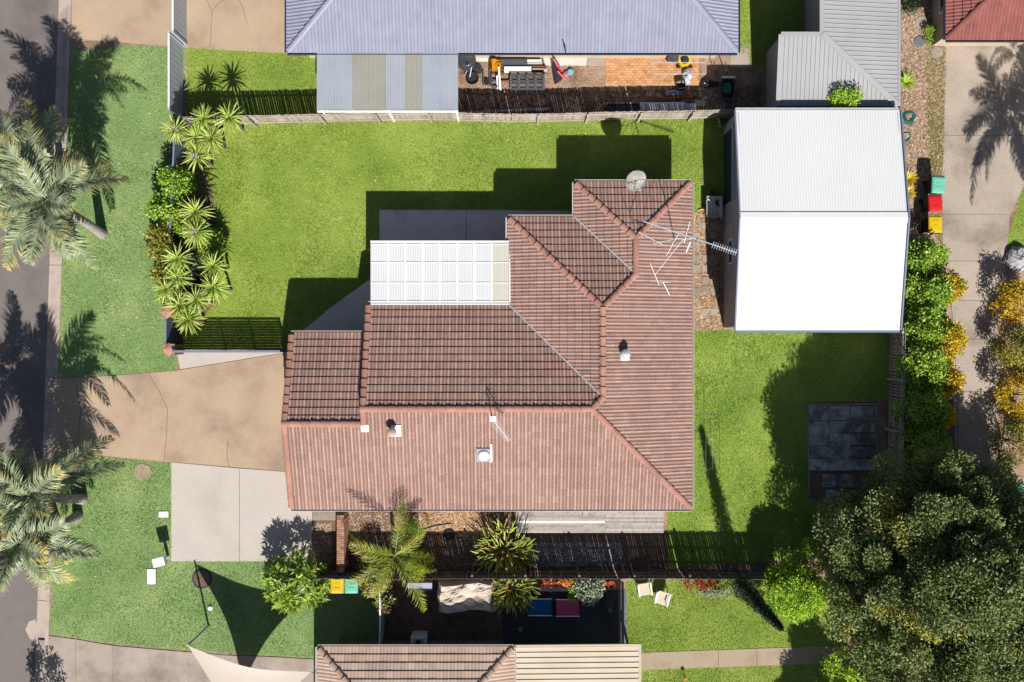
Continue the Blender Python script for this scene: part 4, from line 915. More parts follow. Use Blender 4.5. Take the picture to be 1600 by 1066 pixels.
# palms
def frond_mesh(name, L, nl, lmax, droop, width, sag=.5):
    V, Fc, T = [], [], []
    def rach(s): return Vector((L*(s-.12*droop*s*s), 0, L*(.28*s-droop*.75*s*s)))
    for i in range(9):                                # rachis as a flat strip
        p = rach(i/8); wv = .022*(1-.8*i/8); V += [(p.x,-wv,p.z+.006),(p.x,wv,p.z+.006)]; T += [0,0]
        if i: n = len(V); Fc.append((n-4,n-3,n-1,n-2))
    for i in range(nl):
        s = .1+.9*(i+.5)/nl; p = rach(s); tg = (rach(min(1,s+.02))-rach(s-.02)).normalized(); l0 = lmax*math.sin(PI*min(.97,.12+.86*s))**.6
        for sd_ in (-1,1):
            ll = l0*random.uniform(.7,1.12); out = Vector((0,sd_,0)); d0 = (tg*(.55+.5*s)+out*.9+Vector((0,0,.18))).normalized(); jt = random.uniform(-.22,.22); d0 = (d0+Vector((jt,0,random.uniform(-.25,.2)))).normalized()
            m = p+d0*ll*.5; e = m+(d0+Vector((0,0,-sag))).normalized()*ll*.5; wn = tg.cross(d0).normalized(); wv = d0.cross(wn).normalized()*width/2
            n = len(V); V += [p-wv*.6,p+wv*.6,m-wv,m+wv,e]; T += [s*.55,s*.55,s*.55+.2,s*.55+.2,s*.55+.45]; Fc += [(n,n+1,n+3,n+2),(n+2,n+3,n+4)]
    me = bpy.data.meshes.new(name); me.from_pydata([tuple(v) for v in V], [], Fc); me.update(); a = me.attributes.new('tip','FLOAT','POINT'); a.data.foreach_set('value', T); return me
def palm(label, base, crown, nf, L, mat, lmax=.55, trunk_r=.14, seed=1, group=None, width=.05, nl=60, el=(1.2,-.55), bend=None, skip=None):
    rs = random.Random(seed); base, crown = Vector(base), Vector(crown); root = thing('palm_tree', label, 'palm', base, group)
    mid = base.lerp(crown,.5)+Vector(bend or (0,0,0)); pts = [base-Vector((0,0,.05))]+[base.lerp(mid,t).lerp(mid.lerp(crown,t),t) for t in (.12,.25,.4,.55,.7,.85,1)]
    MB().tube(pts, [trunk_r*1.35,trunk_r*1.1,trunk_r,trunk_r*.97,trunk_r*.93,trunk_r*.9,trunk_r*.8,trunk_r*.55], 12).build('trunk', palmbark, root)
    variants = [frond_mesh('frond', L*(.9+.1*i), nl, lmax, (.55,.75,1.0)[i], width, (.5,.8,1.1)[i]) for i in range(3)]
    for me in variants: me.materials.append(mat)
    for i in range(nf):
        t = i/(nf-1); e = el[0]+(el[1]-el[0])*t**.8; az = i*2.39996+rs.uniform(-.55,.55)
        if skip is not None and t > .22 and abs((az-skip+PI)%(2*PI)-PI) < .5: continue
        o = bpy.data.objects.new('frond', variants[0 if t < .3 else (1 if t < .65 else 2)]); COL.objects.link(o); o.parent = root
        o.location = crown-base+Vector((0,0,-.25*t)); s_ = rs.uniform(.72,1.12); o.scale = (s_,s_*rs.uniform(.85,1.1),s_); o.rotation_euler = (rs.uniform(-.55,.55), -e*.75+rs.uniform(-.15,.15), az)
    return root
palm('leaning street palm whose trunk base stands on the upper verge', P(160,366), P(74,312,5.8), 29, 3.1, L_palm, .85, .19, 3, bend=(0,.15,.3), skip=-.5)
palm('street palm hanging over the asphalt above the driveway mouth', P(112,372), P(30,268,4.6), 26, 3.0, L_palm, .85, .17, 5, bend=(.1,0,.3))
palm('street palm with pale curved trunk below the driveway mouth', P(128,780), P(50,776,5.0), 25, 3.0, L_palm, .85, .2, 7, bend=(.35,0,.2), skip=-.1)
palm('lower street palm of the pair below the driveway mouth', P(122,806), P(36,848,4.9), 26, 3.0, L_palm, .85, .19, 11, bend=(.35,.1,.2), skip=.45)
palm('street palm standing over the kerb whose shadow fans across the asphalt', P(88,812), P(-42,790,5.2), 20, 2.9, L_palm, .75, .17, 17, bend=(.1,0,.3))
palm('golden cane palm with yellowing fronds between brick wall and garden bed', P(618,862), P(617,868,3.3), 14, 2.6, L_cane, .6, .09, 21, nl=40, width=.022)
palm('tall palm standing beyond the wide end of the concrete driveway', P(1655,395), P(1768,372,6.2), 18, 2.9, L_palm, .75, .17, 23)
palm('young palm beyond the red roofed house corner', P(1660,250), P(1752,230,5.4), 12, 2.6, L_palm, .5, .12, 27, nl=40)
st_ = shrub(40, 1170, 3.6, .9, .9, 'small leafy street tree below the driveway of the beige house', L_green, 26, 90, .14, .08, name='street_tree', cat='tree', cr=.32)
# yuccas
def yleaf():
    V, Fc, T = [], [], []
    for i in range(5):
        s = i/4; wv = (.028,.036,.03,.02,.002)[i]; z = -.18*s*s*.7; V += [(s*.7,-wv,z+.012*(i<4)),(s*.7,0,z),(s*.7,wv,z+.012*(i<4))]; T += [s]*3
        if i: n = len(V); Fc += [(n-6,n-5,n-2,n-3),(n-5,n-4,n-1,n-2)]
    me = bpy.data.meshes.new('leaf'); me.from_pydata(V, [], Fc); me.update(); a = me.attributes.new('tip','FLOAT','POINT'); a.data.foreach_set('value', T); me.materials.append(L_yucca); return me
YL = yleaf(); creamfl = mk('cream_flower', [C(240,225,200)])
ystem = mk('yucca_stem', [C(150,130,110), C(120,100,84)], 6)
def yucca(px, py, h, label, n=46, sc=1., flower=False, group='yucca heads along the front fence'):
    q = P(px, py, h); root = thing('yucca', label, 'yucca', (q.x, q.y, 0), group)
    MB().tube([(q.x+random.uniform(-.15,.15), q.y+random.uniform(-.15,.15), -.03),(q.x+.05,q.y,h*.5),(q.x,q.y,h)], [.07,.06,.05], 8).build('stem', ystem, root)
    for i in range(n):
        t = (i+.5)/n; e = 1.45-1.75*t**.75; o = bpy.data.objects.new('leaf', YL); COL.objects.link(o); o.parent = root; o.location = (0,0,h-.12*t); s_ = sc*random.uniform(.8,1.12)*(.65+.35*min(1,t*2.5))
        o.scale = (s_,s_,s_); o.rotation_euler = (random.uniform(-.3,.3), -e, i*2.39996+random.uniform(-.2,.2))
    if flower:
        tips = [(q.x+random.uniform(-.12,.12), q.y+random.uniform(-.12,.12), h+.1+random.random()*.25) for _ in range(14)]; tag(clumps('flower_spike', tips, .06, 14, .05, .04, creamfl, root), kind='stuff')
for px, py, h, lb, fl_ in ((274,203,2.3,'yucca with white flower spike beside the pale panel fence',1),(318,186,2.3,'yucca head second from the paling fence end',0),(358,184,2.4,'yucca head growing over the end of the paling fence',0),
    (307,214,2.1,'small yucca head in the middle of the upper clump',0),(330,217,2.2,'yucca head with yellow old leaves in the upper clump',0),(307,244,2.2,'lowest yucca of the upper clump with cream flowers',1),
    (305,331,2.3,'yucca head at the shaded top of the lower clump',0),(307,363,2.4,'yucca with cream bud in the lower clump',1),(277,405,2.2,'yucca head overlapping the leafy verge shrub',0),(333,416,2.2,'yucca head reaching toward the main lawn',0),
    (277,434,2.0,'yucca head sunk low in the leafy verge shrub',0),(333,449,2.2,'yucca head beside the dry edge of the lawn',0),(259,452,1.8,'small yucca head on the street side of the clump',0),(281,478,2.0,'yucca head above the lower brick pillar',0),
    (306,469,2.0,'narrow yucca head between two brick pillars and the lawn',0),(294,500,2.0,'lowest yucca head beside the slate panel',0)):
    yucca(px, py, h, lb, 58, random.uniform(.98,1.14), bool(fl_))
for px, py, h, rx, ry, mt_, lb in ((268,285,2.0,.75,.8,L_green,'leafy shrub in fence shade at the top of the verge bed'),(254,330,2.1,.8,.9,L_green,'glossy green shrub spilling onto the verge beside the yuccas'),
    (252,378,2.0,.85,.9,L_olive,'olive green shrub with yellow leaves bulging onto the verge'),(258,425,1.8,.7,.8,L_olive,'low leafy shrub at the lower end of the verge bed'),(262,458,1.5,.5,.5,L_green,'small leafy shrub under the street side yucca head'),
    (292,352,2.0,.6,.8,L_green,'shaded shrub squeezed between fence and upper yucca heads'),(292,410,1.8,.6,.8,L_dark,'dark undergrowth in the middle of the yucca clump'),(326,385,1.5,.6,.8,L_green,'dark fern like shrub under the yuccas at the lawn edge'),(308,440,1.3,.6,.6,L_dark,'dark undergrowth between the lower yucca heads')):
    shrub(px, py, h, rx, ry, lb, mt_, 40, 80, .14, .075, cr=.3, lowf=.3)
# frangipani-like shrub by the concrete pad
fr = shrub(457, 916, 2.3, 1.55, 1.35, 'broad leaved shrub with whorled leaves at the concrete pad corner', L_frang, 118, 15, .33, .09, name='leafy_shrub', whorl=True, cr=.2, lowf=.3)
# side garden
ob_ = shrub(583, 905, 2.0, .85, 1.0, 'pink flowering oleander shrub at the brick wall end', L_strap, 34, 50, .14, .035, mat2=L_pink, cr=.26, lowf=.3)
shrub(600, 945, 1.9, .5, .5, 'pink flowered branches hanging over the white topped side fence', L_strap, 12, 30, .13, .035, mat2=L_pink, cr=.2)
shrub(652, 886, 1.9, .55, .6, 'small rounded bright green shrub under the golden cane palm', L_lime, 26, 90, .07, .05, cr=.24, lowf=.3)
shrub(640, 825, 1.2, .4, .35, 'small dark green shrub in the shade of the house palm', L_green, 12, 50, .1, .05, cr=.2)
def strap_plant(px, py, h, R, label, n=150, fl=14):
    q = P(px, py, h*.7); root = thing('strappy_plant', label, 'plant', (q.x,q.y,0)); pos, Fc = [], []
    for i in range(n):
        az = random.uniform(0,2*PI); r0 = random.random()**.6*R*.75; reach = random.uniform(.15,.6)*R; hh = h*random.uniform(.6,1.05); b = Vector((q.x+math.cos(az)*r0,q.y+math.sin(az)*r0,0)); az2 = az+random.uniform(-1.1,1.1)
        d = Vector((math.cos(az2),math.sin(az2),0)); s_ = Vector((-d.y,d.x,0)); k = len(pos); wv = random.uniform(.014,.028)
        for t, ww in ((0,.7),(.4,.9),(.7,1.2),(.9,.8),(1,.1)): p = b+d*reach*t**1.6+Vector((0,0,hh*(1.25*t-.35*t*t*(1+.4*random.random())))); pos += [tuple(p-s_*wv*ww), tuple(p+s_*wv*ww)]
        for j in range(4): Fc.append((k+2*j,k+2*j+1,k+2*j+3,k+2*j+2))
    npmesh('leaves', np.array(pos), np.array(Fc), L_strap, root)
    if fl: tips = [(q.x+random.uniform(-.7,.7)*R, q.y+random.uniform(-.7,.7)*R, h*random.uniform(.85,1.05)) for _ in range(fl)]; tag(clumps('flowers', tips, .04, 6, .08, .04, L_orange, root), kind='stuff')
strap_plant(787, 866, 1.6, 1.35, 'spiky clump with orange flowers between bed and dark fence', 230, 9)
strap_plant(800, 925, 1.4, 1.1, 'spiky clump with orange flowers beside the covered furniture', 170, 5)
shrub(921, 922, 1.0, .75, .7, 'silver leaved shrub on the charcoal courtyard', L_silver, 34, 55, .12, .07, cr=.2, lowf=.35)
shrub(896, 929, .7, .4, .35, 'small lime green shrub next to the silver shrub', L_lime, 14, 45, .12, .05, cr=.15, lowf=.35)
shrub(855, 910, .8, .35, .2, 'row of red and orange flowers against the dark fence', L_red, 12, 40, .09, .06, mat2=L_orange, cr=.14, lowf=.4)
shrub(886, 909, .8, .35, .2, 'orange flowering pot plant against the dark fence', L_orange, 10, 40, .09, .06, cr=.14, lowf=.4)
shrub(1322, 155, 2.9, .85, .45, 'bright green bush growing up between grey and white sheds', L_lime, 26, 80, .13, .06, cr=.24, lowf=.6)
shrub(1092, 912, .7, .9, .35, 'low red leaved plants at the foot of the fence by the white chairs', L_red, 22, 30, .1, .05, cr=.16, lowf=.3)
shrub(1120, 925, .5, .8, .35, 'grey green groundcover beside the red leaved plants', L_silver, 22, 35, .09, .04, cr=.16, lowf=.3)
shrub(1185, 935, .8, .6, .4, 'soft green groundcover at the foot of the pencil pine', L_green, 20, 45, .1, .05, cr=.18, lowf=.3)
shrub(1455, 52, .6, .35, .45, 'dull green tuft between stepping stones', L_green, 12, 45, .11, .03, cr=.17, lowf=.3)
shrub(1425, 5, 1.1, .45, .5, 'dark bush at the end of the leaf litter bed', L_dark, 14, 70, .1, .05, cr=.22, lowf=.35)
for px, py, lb in ((1420,126,'yellow green spiky plant in the upper leaf litter bed'),(1423,278,'golden spiky plant beside the teal lidded bin'),(1421,300,'golden spiky plant close to the red lidded bin')):
    q = P(px,py,.4); yr = thing('spiky_plant', lb, 'plant', (q.x,q.y,0)); pos, Fc = [], []
    for i in range(34):
        az = i*2.4; d = Vector((math.cos(az),math.sin(az),0)); s_ = Vector((-d.y,d.x,0)); k = len(pos); R = random.uniform(.3,.55)
        for t, ww in ((0,.6),(.5,1),(1,.05)): p = Vector((q.x,q.y,0))+d*R*t+Vector((0,0,.5*t-.25*t*t+.02)); pos += [tuple(p-s_*.025*ww), tuple(p+s_*.025*ww)]
        for j in range(2): Fc.append((k+2*j,k+2*j+1,k+2*j+3,k+2*j+2))
    npmesh('leaves', np.array(pos), np.array(Fc), L_gold if px != 1420 else L_lime, yr)

# ------------------------------------------------------------------ bins, mailbox, street and yard things
def bin_(label, px, py, lid, rz=0., body=binbody, group=None):
    q = P(px, py, 1.0); r = thing('wheelie_bin', label, 'bin', (q.x,q.y,0), group, rz)
    m = MB(); a, b = (.2,.25), (.27,.33); vs = []
    for (x_, y_), z in ((a,.07),(b,.96),((.29,.35),.96),((.29,.35),1.0)): vs += [(-x_,-y_,z),(x_,-y_,z),(x_,y_,z),(-x_,y_,z)]
    fs = [(3,2,1,0)]
    for l in range(3): fs += [(4*l+i,4*l+(i+1)%4,4*l+4+(i+1)%4,4*l+4+i) for i in range(4)]
    m.add(vs, fs); m.build('body', body, r, local=True)
    l = MB(); vs = []
    for x_, y_, z in ((.3,.36,1.002),(.3,.36,1.03),(.26,.32,1.07),(.18,.24,1.085)): vs += [(-x_,-y_,z),(-x_*.6,-y_-.015,z),(x_*.6,-y_-.015,z),(x_,-y_,z),(x_,y_,z),(-x_,y_,z)]
    fs = [(5,4,3,2,1,0)]
    for k in range(3): fs += [(6*k+i,6*k+(i+1)%6,6*k+6+(i+1)%6,6*k+6+i) for i in range(6)]
    fs.append(tuple(range(18,24))); l.add(vs, fs); lo = l.build('lid', lid, r, local=True)
    l = MB(); l.b(-.13,-.16,1.086,.13,-.1,1.1); l.b(-.1,.02,1.086,.1,.1,1.096); l.build('lid_rib', lid, lo, local=True)
    MB().tube([(-.22,.4,.99),(.22,.4,.99)], .018, 8).build('handle', body, r, local=True)
    MB().bar((-.2,.36,.99),(-.2,.41,.99),.04,.04).bar((.2,.36,.99),(.2,.41,.99),.04,.04).build('handle_bracket', body, r, local=True)
    for s_ in (-1,1): MB().lathe((s_*.25-.025,.27,.1), [(.03,0),(.1,0),(.1,.05),(.03,.05)], 16, (1,0,0)).build('wheel', black, r, local=True)
    return r
bin_('wheelie bin with teal lid at the top of the row beside the driveway', 1466, 289, lidteal, -.05)
bin_('wheelie bin with red lid standing beside the driveway', 1461, 318, lidred, .05)
bin_('wheelie bin with yellow lid next to the hedge', 1461, 351, lidyellow, PI)
bin_('wheelie bin with yellow lid against the dark fence', 527, 914, lidyellow, 0)
bin_('wheelie bin with mint lid against the dark fence', 549, 914, lidteal, 0)
bin_('wheelie bin with pale mint lid on the paved corner', 1592, 772, lidteal, .4, black)
mb = thing('letterbox', 'white letterbox on a post at the edge of the front yard', 'letterbox', P(263,870)); c = P(263,870)
MB().b(c.x-.06,c.y-.06,-.02,c.x+.06,c.y+.06,.85).build('post', white, mb)
rot = .25; ux, uy = Vector((math.cos(rot),math.sin(rot),0)), Vector((-math.sin(rot),math.cos(rot),0))
MB().ob(c+Vector((0,0,1.0)), ux*.24, uy*.15, (0,0,.16)).build('box', white, mb); MB().ob(c+Vector((0,0,1.175))+uy*.02, ux*.26, uy*.19, (0,0,.014)).build('lid', white, mb); MB().ob(c+Vector((0,0,1.05))-ux*.242, ux*.004, uy*.1, (0,0,.02)).build('slot', black, mb)
for px, py, hx, hy, lb in ((256,804,.22,.14,'small white pit lid beside the concrete pad'),(237,901,.19,.35,'long pale pit lid sunk in the front lawn')):
    r = thing('pit_lid', lb, 'pit lid', P(px,py)); c = P(px,py); MB().b(c.x-hx-.03,c.y-hy-.03,-.05,c.x+hx+.03,c.y+hy+.03,.012).build('frame', charcoal, r)
    for i in range(2): MB().b(c.x-hx,c.y-hy+i*hy+.004,.0,c.x+hx,c.y-hy+(i+1)*hy-.004,.035).build('cover', white, r)
r = thing('manhole', 'round brown manhole cover in the front lawn', 'manhole', P(316,904)); c = P(316,904)
MB().lathe(c, [(.46,-.05),(.46,.03),(.37,.035)], 36).build('surround', darkpave, r); MB().lathe(c, [(.36,.0),(.36,.042),(.01,.045)], 36).build('cover', manh, r)
for s_ in (-1,1): MB().b(c.x+s_*.2-.04,c.y-.015,.043,c.x+s_*.2+.04,c.y+.015,.05).build('lifting_slot', black, r)
r = thing('inspection_cap', 'small white round drain cap in the lawn by the sail pole', 'drain cap', P(329,950)); MB().lathe(P(329,950), [(.1,-.05),(.1,.08),(.075,.1),(.02,.105)], 18).build('cap', white, r); MB().lathe(P(329,950), [(.13,-.05),(.13,.03),(.11,.035)], 18).build('collar', concrete, r)
sheet('bare_patch', [(207,742),(212,728),(222,724),(233,728),(238,738),(233,748),(220,751)], .03, mk('dusty_soil', [C(176,156,124), C(200,184,160)], 3, fine=.3, fscale=20))
sheet('bare_patch', [(120,66),(150,66),(192,68),(178,76),(150,80),(124,82)], .012, soil)
sheet('concrete_patch', [(38,985),(44,972),(54,968),(58,985),(56,1001),(46,1000)], -.082, kerbm)
# shade sail
ss = thing('shade_sail', 'cream triangular shade sail over the lower driveway', 'shade sail', P(375,1080)); A_, B_, C_ = P(294,1009.5,2.85), P(486,1050,2.62), P(375,1195,2.6)
n = 18; V, Fc, idx = [], [], {}
for i in range(n+1):
    for j in range(n+1-i):
        a, b = i/n, j/n; c = 1-a-b; p = A_*a+B_*b+C_*c; g = (A_+B_+C_)/3
        e = min(a*b*4 if c < .5 else 0, 1); pull = .42*(a*b*(1-c)**3*1.4+b*c*(1-a)**3*1.1+a*c*(1-b)**3*1.4); p = p+(g-p)*pull*1.6-Vector((0,0,1.1*a*b*c*3)); idx[(i,j)] = len(V); V.append(tuple(p))
for i in range(n):
    for j in range(n-i):
        Fc.append((idx[(i,j)],idx[(i+1,j)],idx[(i,j+1)]))
        if j < n-i-1: Fc.append((idx[(i+1,j)],idx[(i+1,j+1)],idx[(i,j+1)]))
MB().add(V, Fc).build('cloth', sailm, ss, smooth=True)
MB().tube([P(326.5,977.5,-.05), P(293,1009,2.95)], .045, 10).build('pole', steel, ss)
MB().tube([P(375,1195,2.6), P(362,1185,0)], .045, 10).build('pole', steel, ss)
MB().tube([A_, P(293,1009,2.88)], .01, 6).build('turnbuckle', steel, ss); MB().tube([B_, Wk(497,1052,2.45)], .012, 6).build('turnbuckle', charcoal, ss)

# courtyard things
cv = thing('covered_furniture', 'crumpled beige canvas cover over outdoor furniture by the dark fence', 'furniture cover', P(728,935)); n = 26; V, Fc = [], []
x0, x1, y0, y1 = 682, 772, 908, 958
for i in range(n+1):
    for j in range(n+1):
        s_, t = i/n, j/n; e = min(s_,1-s_,t,1-t); z = 1.0+.11*abs(math.sin(8*s_+4*t))*(1-.6*t)+.08*abs(math.sin(13*s_-9*t+1))+.06*abs(math.sin(5*s_+11*t))-.1*t-(.22*math.exp(-((s_-.68)**2/.03+(t-.55)**2/.03)))
        if e < .02: z = .35
        elif e < .06: z -= .2
        z += random.uniform(-.02,.02); q = P(x0+(x1-x0)*(s_+.015*math.sin(9*t)), y0+(y1-y0)*(t+.05*math.sin(7*s_)), .9); V.append((q.x,q.y,z))
for i in range(n):
    for j in range(n): Fc.append((i*(n+1)+j,(i+1)*(n+1)+j,(i+1)*(n+1)+j+1,i*(n+1)+j+1)[::-1])
MB().add(V, Fc).build('cover', coverm, cv)
for px, py in ((688,914),(766,914),(688,952),(766,952)): q = P(px,py,.4); MB().b(q.x-.03,q.y-.03,0.012,q.x+.03,q.y+.03,.6).build('leg', charcoal, cv)
ac = thing('air_conditioner', 'white outdoor air conditioner box beside the beige roof', 'air conditioner', P(657,994)); c = P(657,994)
MB().b(c.x-.34,c.y-.25,.02,c.x+.34,c.y+.25,.95).build('casing', white, ac); MB().b(c.x-.26,c.y-.18,.95,c.x+.26,c.y+.18,.962).build('top_panel', steel, ac); MB().lathe((c.x,c.y,.962), [(.13,0),(.13,.012),(.04,.016)], 18).build('fan_grille', charcoal, ac)
def stretcher(label, xa, ya, xb, yb, mat):
    r = thing('camp_stretcher', label, 'camp stretcher', P((xa+xb)/2,(ya+yb)/2,.0)); z = .38; a, b = P(xa,yb,z), P(xb,ya,z)
    n = 8; V, Fc = [], []
    for i in range(n+1):
        for j in range(3): s_ = i/n; V.append((a.x+(b.x-a.x)*(.04+.92*s_), a.y+(b.y-a.y)*(.03+.47*j), z+.02-.05*math.sin(PI*s_)*(1 if j == 1 else .4)))
    for i in range(n):
        for j in range(2): Fc.append((i*3+j,i*3+3+j,i*3+4+j,i*3+1+j))
    MB().add(V, Fc).build('cloth', mat, r)
    for y_ in (a.y, b.y): MB().tube([(a.x,y_,z),(b.x,y_,z)], .02, 8).build('rail', alu, r)
    for x_ in (a.x+.06, b.x-.06): MB().tube([(x_,a.y,z),(x_,b.y,z)], .016, 8).build('crossbar', alu, r)
    for x_ in (a.x+.1,b.x-.1):
        for y_ in (a.y,b.y): MB().tube([(x_,y_,z),(x_,y_,.02)], .016, 8).build('leg', alu, r)
stretcher('low folding bed with blue cloth on the charcoal courtyard', 825, 936, 863, 962, bluecloth)
stretcher('low folding bed with pink cloth on the charcoal courtyard', 868, 937, 906, 963, pinkcloth)
r = thing('stool', 'round dark stool on the courtyard near the silver shrub', 'stool', P(948,940)); c = P(949,940); MB().lathe(c+Vector((0,0,.4)), [(.2,0),(.22,.02),(.22,.05),(.18,.07)], 22).build('seat', charcoal, r)
for i in range(3): a = i*2.1; MB().tube([c+Vector((math.cos(a)*.2,math.sin(a)*.2,.02)), c+Vector((math.cos(a)*.1,math.sin(a)*.1,.41))], .015, 6).build('leg', charcoal, r)
def pot(label, px, py, R, h, mat, fill=darksoil, nm='plant_pot'):
    r = thing(nm, label, 'pot', P(px,py)); c = P(px,py); MB().lathe(c+Vector((0,0,.02)), [(R*.7,0),(R,h),(R*1.06,h),(R*1.06,h+.03),(R*.9,h+.03),(R*.88,h-.05)], 18).build('pot', mat, r); MB().lathe(c+Vector((0,0,h-.06)), [(R*.86,0),(R*.5,.01)], 18).build('soil', fill, r); return r
pot('pale round pot beside the dark stool', 953, 952, .1, .2, concrete2); pot('lone pale round pot on the dark courtyard', 813, 981, .09, .2, concrete)
pot('terracotta pot under the fence next to the silver shrub', 945, 912, .16, .3, terracotta); pot('wide terracotta bowl at the courtyard corner', 954, 911, .17, .28, terracotta, litter)
pot('terracotta pot between the flowers by the dark fence', 868, 912, .14, .3, terracotta); pot('small pale pot hanging with white ornaments by the fence', 860, 918, .1, .35, concrete)
r = thing('planter_bench', 'narrow timber bench of pots along the dark fence', 'bench', P(860,919)); p, q = P(842,921), P(890,914); MB().b(p.x,p.y,.3,q.x,q.y,.34).build('top', greytimber, r)
for px in (845,887): MB().b(P(px,920).x-.03,p.y+.01,.02,P(px,920).x+.03,q.y-.01,.30).build('leg', greytimber, r)
r = thing('storage_box', 'pale flat lidded box against the fence beside the covered furniture', 'box', P(660,912)); p, q = P(640,917), P(676,907); MB().b(p.x,p.y,.012,q.x,q.y,.5).build('body', concrete, r); MB().b(p.x-.02,p.y-.02,.5,q.x+.02,q.y+.02,.54).build('lid', lilac, r)
def chair(label, px, py, rz):
    q = P(px,py,.4); r = thing('garden_chair', label, 'chair', (q.x,q.y,0), None, rz)
    MB().ob((0,0,.4),(.25,0,0),(0,.25,.02),(0,0,.012)).build('seat', sling, r, local=True); MB().ob((0,.32,.68),(.25,0,0),(0,.09,.27),(0,.012,-.004)).build('backrest', sling, r, local=True)
    for s_ in (-1,1):
        x_ = s_*.28; MB().tube([(x_,-.26,.01),(x_,-.22,.62),(x_,.3,.64)], .016, 8).build('front_leg', white, r, local=True); MB().tube([(x_,.26,.01),(x_,.2,.4),(x_,.42,.97)], .016, 8).build('rear_leg', white, r, local=True); MB().ob((x_,.0,.65),(.03,0,0),(0,.25,0),(0,0,.01)).build('armrest', white, r, local=True)
        MB().tube([(x_,-.24,.39),(x_,.22,.41)], .014, 6).build('side_rail', white, r, local=True)
    MB().tube([(-.28,-.25,.385),(.28,-.25,.385)], .014, 6).build('front_rail', white, r, local=True)
chair('white garden chair next to the courtyard edge', 1007, 921, .15); chair('white garden chair turned toward the lawn beside another chair', 1034, 935, -.3)
r = thing('flower_ornament', 'tiny orange garden ornament standing in the lawn below the path', 'ornament', P(1069,1056)); MB().lathe(P(1069,1056), [(.03,0),(.05,.02),(.015,.06),(.015,.3)], 10).build('stake', rust, r); MB().lathe(P(1069,1056)+Vector((0,0,.3)), [(.02,0),(.09,.04),(.08,.09),(.01,.12)], 12).build('head', orangep, r)
# right bed
for px, py, R, lb in ((1437,65,.26,'dark round stepping stone in the litter bed by the red roof'),(1440,36,.3,'pale round stepping stone farthest along the litter bed'),(1463,82,.28,'grey round stepping stone at the driveway edge')):
    m = MB(); m.lathe(P(px,py), [(R,-.02),(R*1.02,.03),(R*.9,.05),(R*.3,.055)], 14); m.v = [(v[0]+random.uniform(-.02,.02), v[1]+random.uniform(-.02,.02), v[2]) for v in m.v]; tag(m.build('stepping_stone', edgecon if px == 1437 else concrete2), lb, 'stepping stone')
m = MB(); m.lathe(P(1588,405), [(.55,-.1),(.6,.12),(.56,.25),(.45,.38),(.3,.45),(.15,.48),(.04,.5)], 16); m.v = [(v[0]+random.uniform(-.06,.06), v[1]+random.uniform(-.06,.06), v[2]+random.uniform(-.05,.05)) for v in m.v]; tag(m.build('boulder', rockm), 'pale grey boulder between lawn corner and driveway shrubs', 'boulder')
def hose(label, px, py, R, turns):
    pts = []
    for i in range(turns*14): t = i/14*2*PI; rr = R*(1-.12*(i/14)+.1*math.sin(3*t)); pts.append(P(px,py)+Vector((math.cos(t)*rr,math.sin(t)*rr*1.1,.025+.02*(i/14))))
    o = MB().tube(pts, .018, 6).build('garden_hose', hosem); tag(o, label, 'hose')
hose('coiled teal hose at the corner behind the white shed', 1420, 184, .3, 4); hose('loose loop of teal hose beside the white shed wall', 1416, 214, .2, 2)
# wheelbarrow and things by the white shed
r = thing('wheelbarrow', 'grey wheelbarrow tipped beside the shed roller door', 'wheelbarrow', P(1112,322)); c = P(1112,326); V = []
for (x_, y_), z in (((.22,.3),.28),((.36,.48),.58)): V += [c+Vector((-x_,-y_,z)),c+Vector((x_,-y_,z)),c+Vector((x_,y_,z)),c+Vector((-x_,y_,z))]
MB().add(V, [(3,2,1,0),(0,1,5,4),(1,2,6,5),(2,3,7,6),(3,0,4,7)]).build('tray', steel, r)
for s_ in (-1,1): MB().tube([c+Vector((s_*.3,-.75,.5)), c+Vector((s_*.22,-.3,.26)), c+Vector((s_*.06,.62,.2))], .018, 8).build('handle', rust, r); MB().tube([c+Vector((s_*.24,-.28,.26)), c+Vector((s_*.26,-.32,.0))], .018, 8).build('leg', steel, r)
MB().lathe(c+Vector((-.04,.62,.19)), [(.06,0),(.19,0),(.19,.08),(.06,.08)], 18, (1,0,0)).build('wheel', black, r)
r = thing('hose_reel', 'bent grey pipe frame with orange handle by the shed corner', 'hose reel', P(1105,316)); MB().tube([P(1104,322),P(1104,314,.5),P(1106,311,.7),P(1112,316,.5)], .025, 8).build('frame', alu, r); MB().tube([P(1090,329,.05),P(1104,325,.1),P(1116,321,.12)], .03, 8).build('handle', orangep, r)
pot('brown pot at the foot of the shed roller door', 1122, 318, .2, .35, mk('brown_pot', [C(110,78,66)])); 
r = thing('hose_reel', 'coiled hose and post in the shed and fence corner', 'hose reel', P(1124,190)); MB().lathe(P(1122,192,.3), [(.1,0),(.28,.02),(.28,.1),(.1,.12)], 18, (1,.3,.3)).build('reel', concrete2, r); MB().bar(P(1122,196), P(1126,198,.9), .08, .05).build('post', greytimber, r)

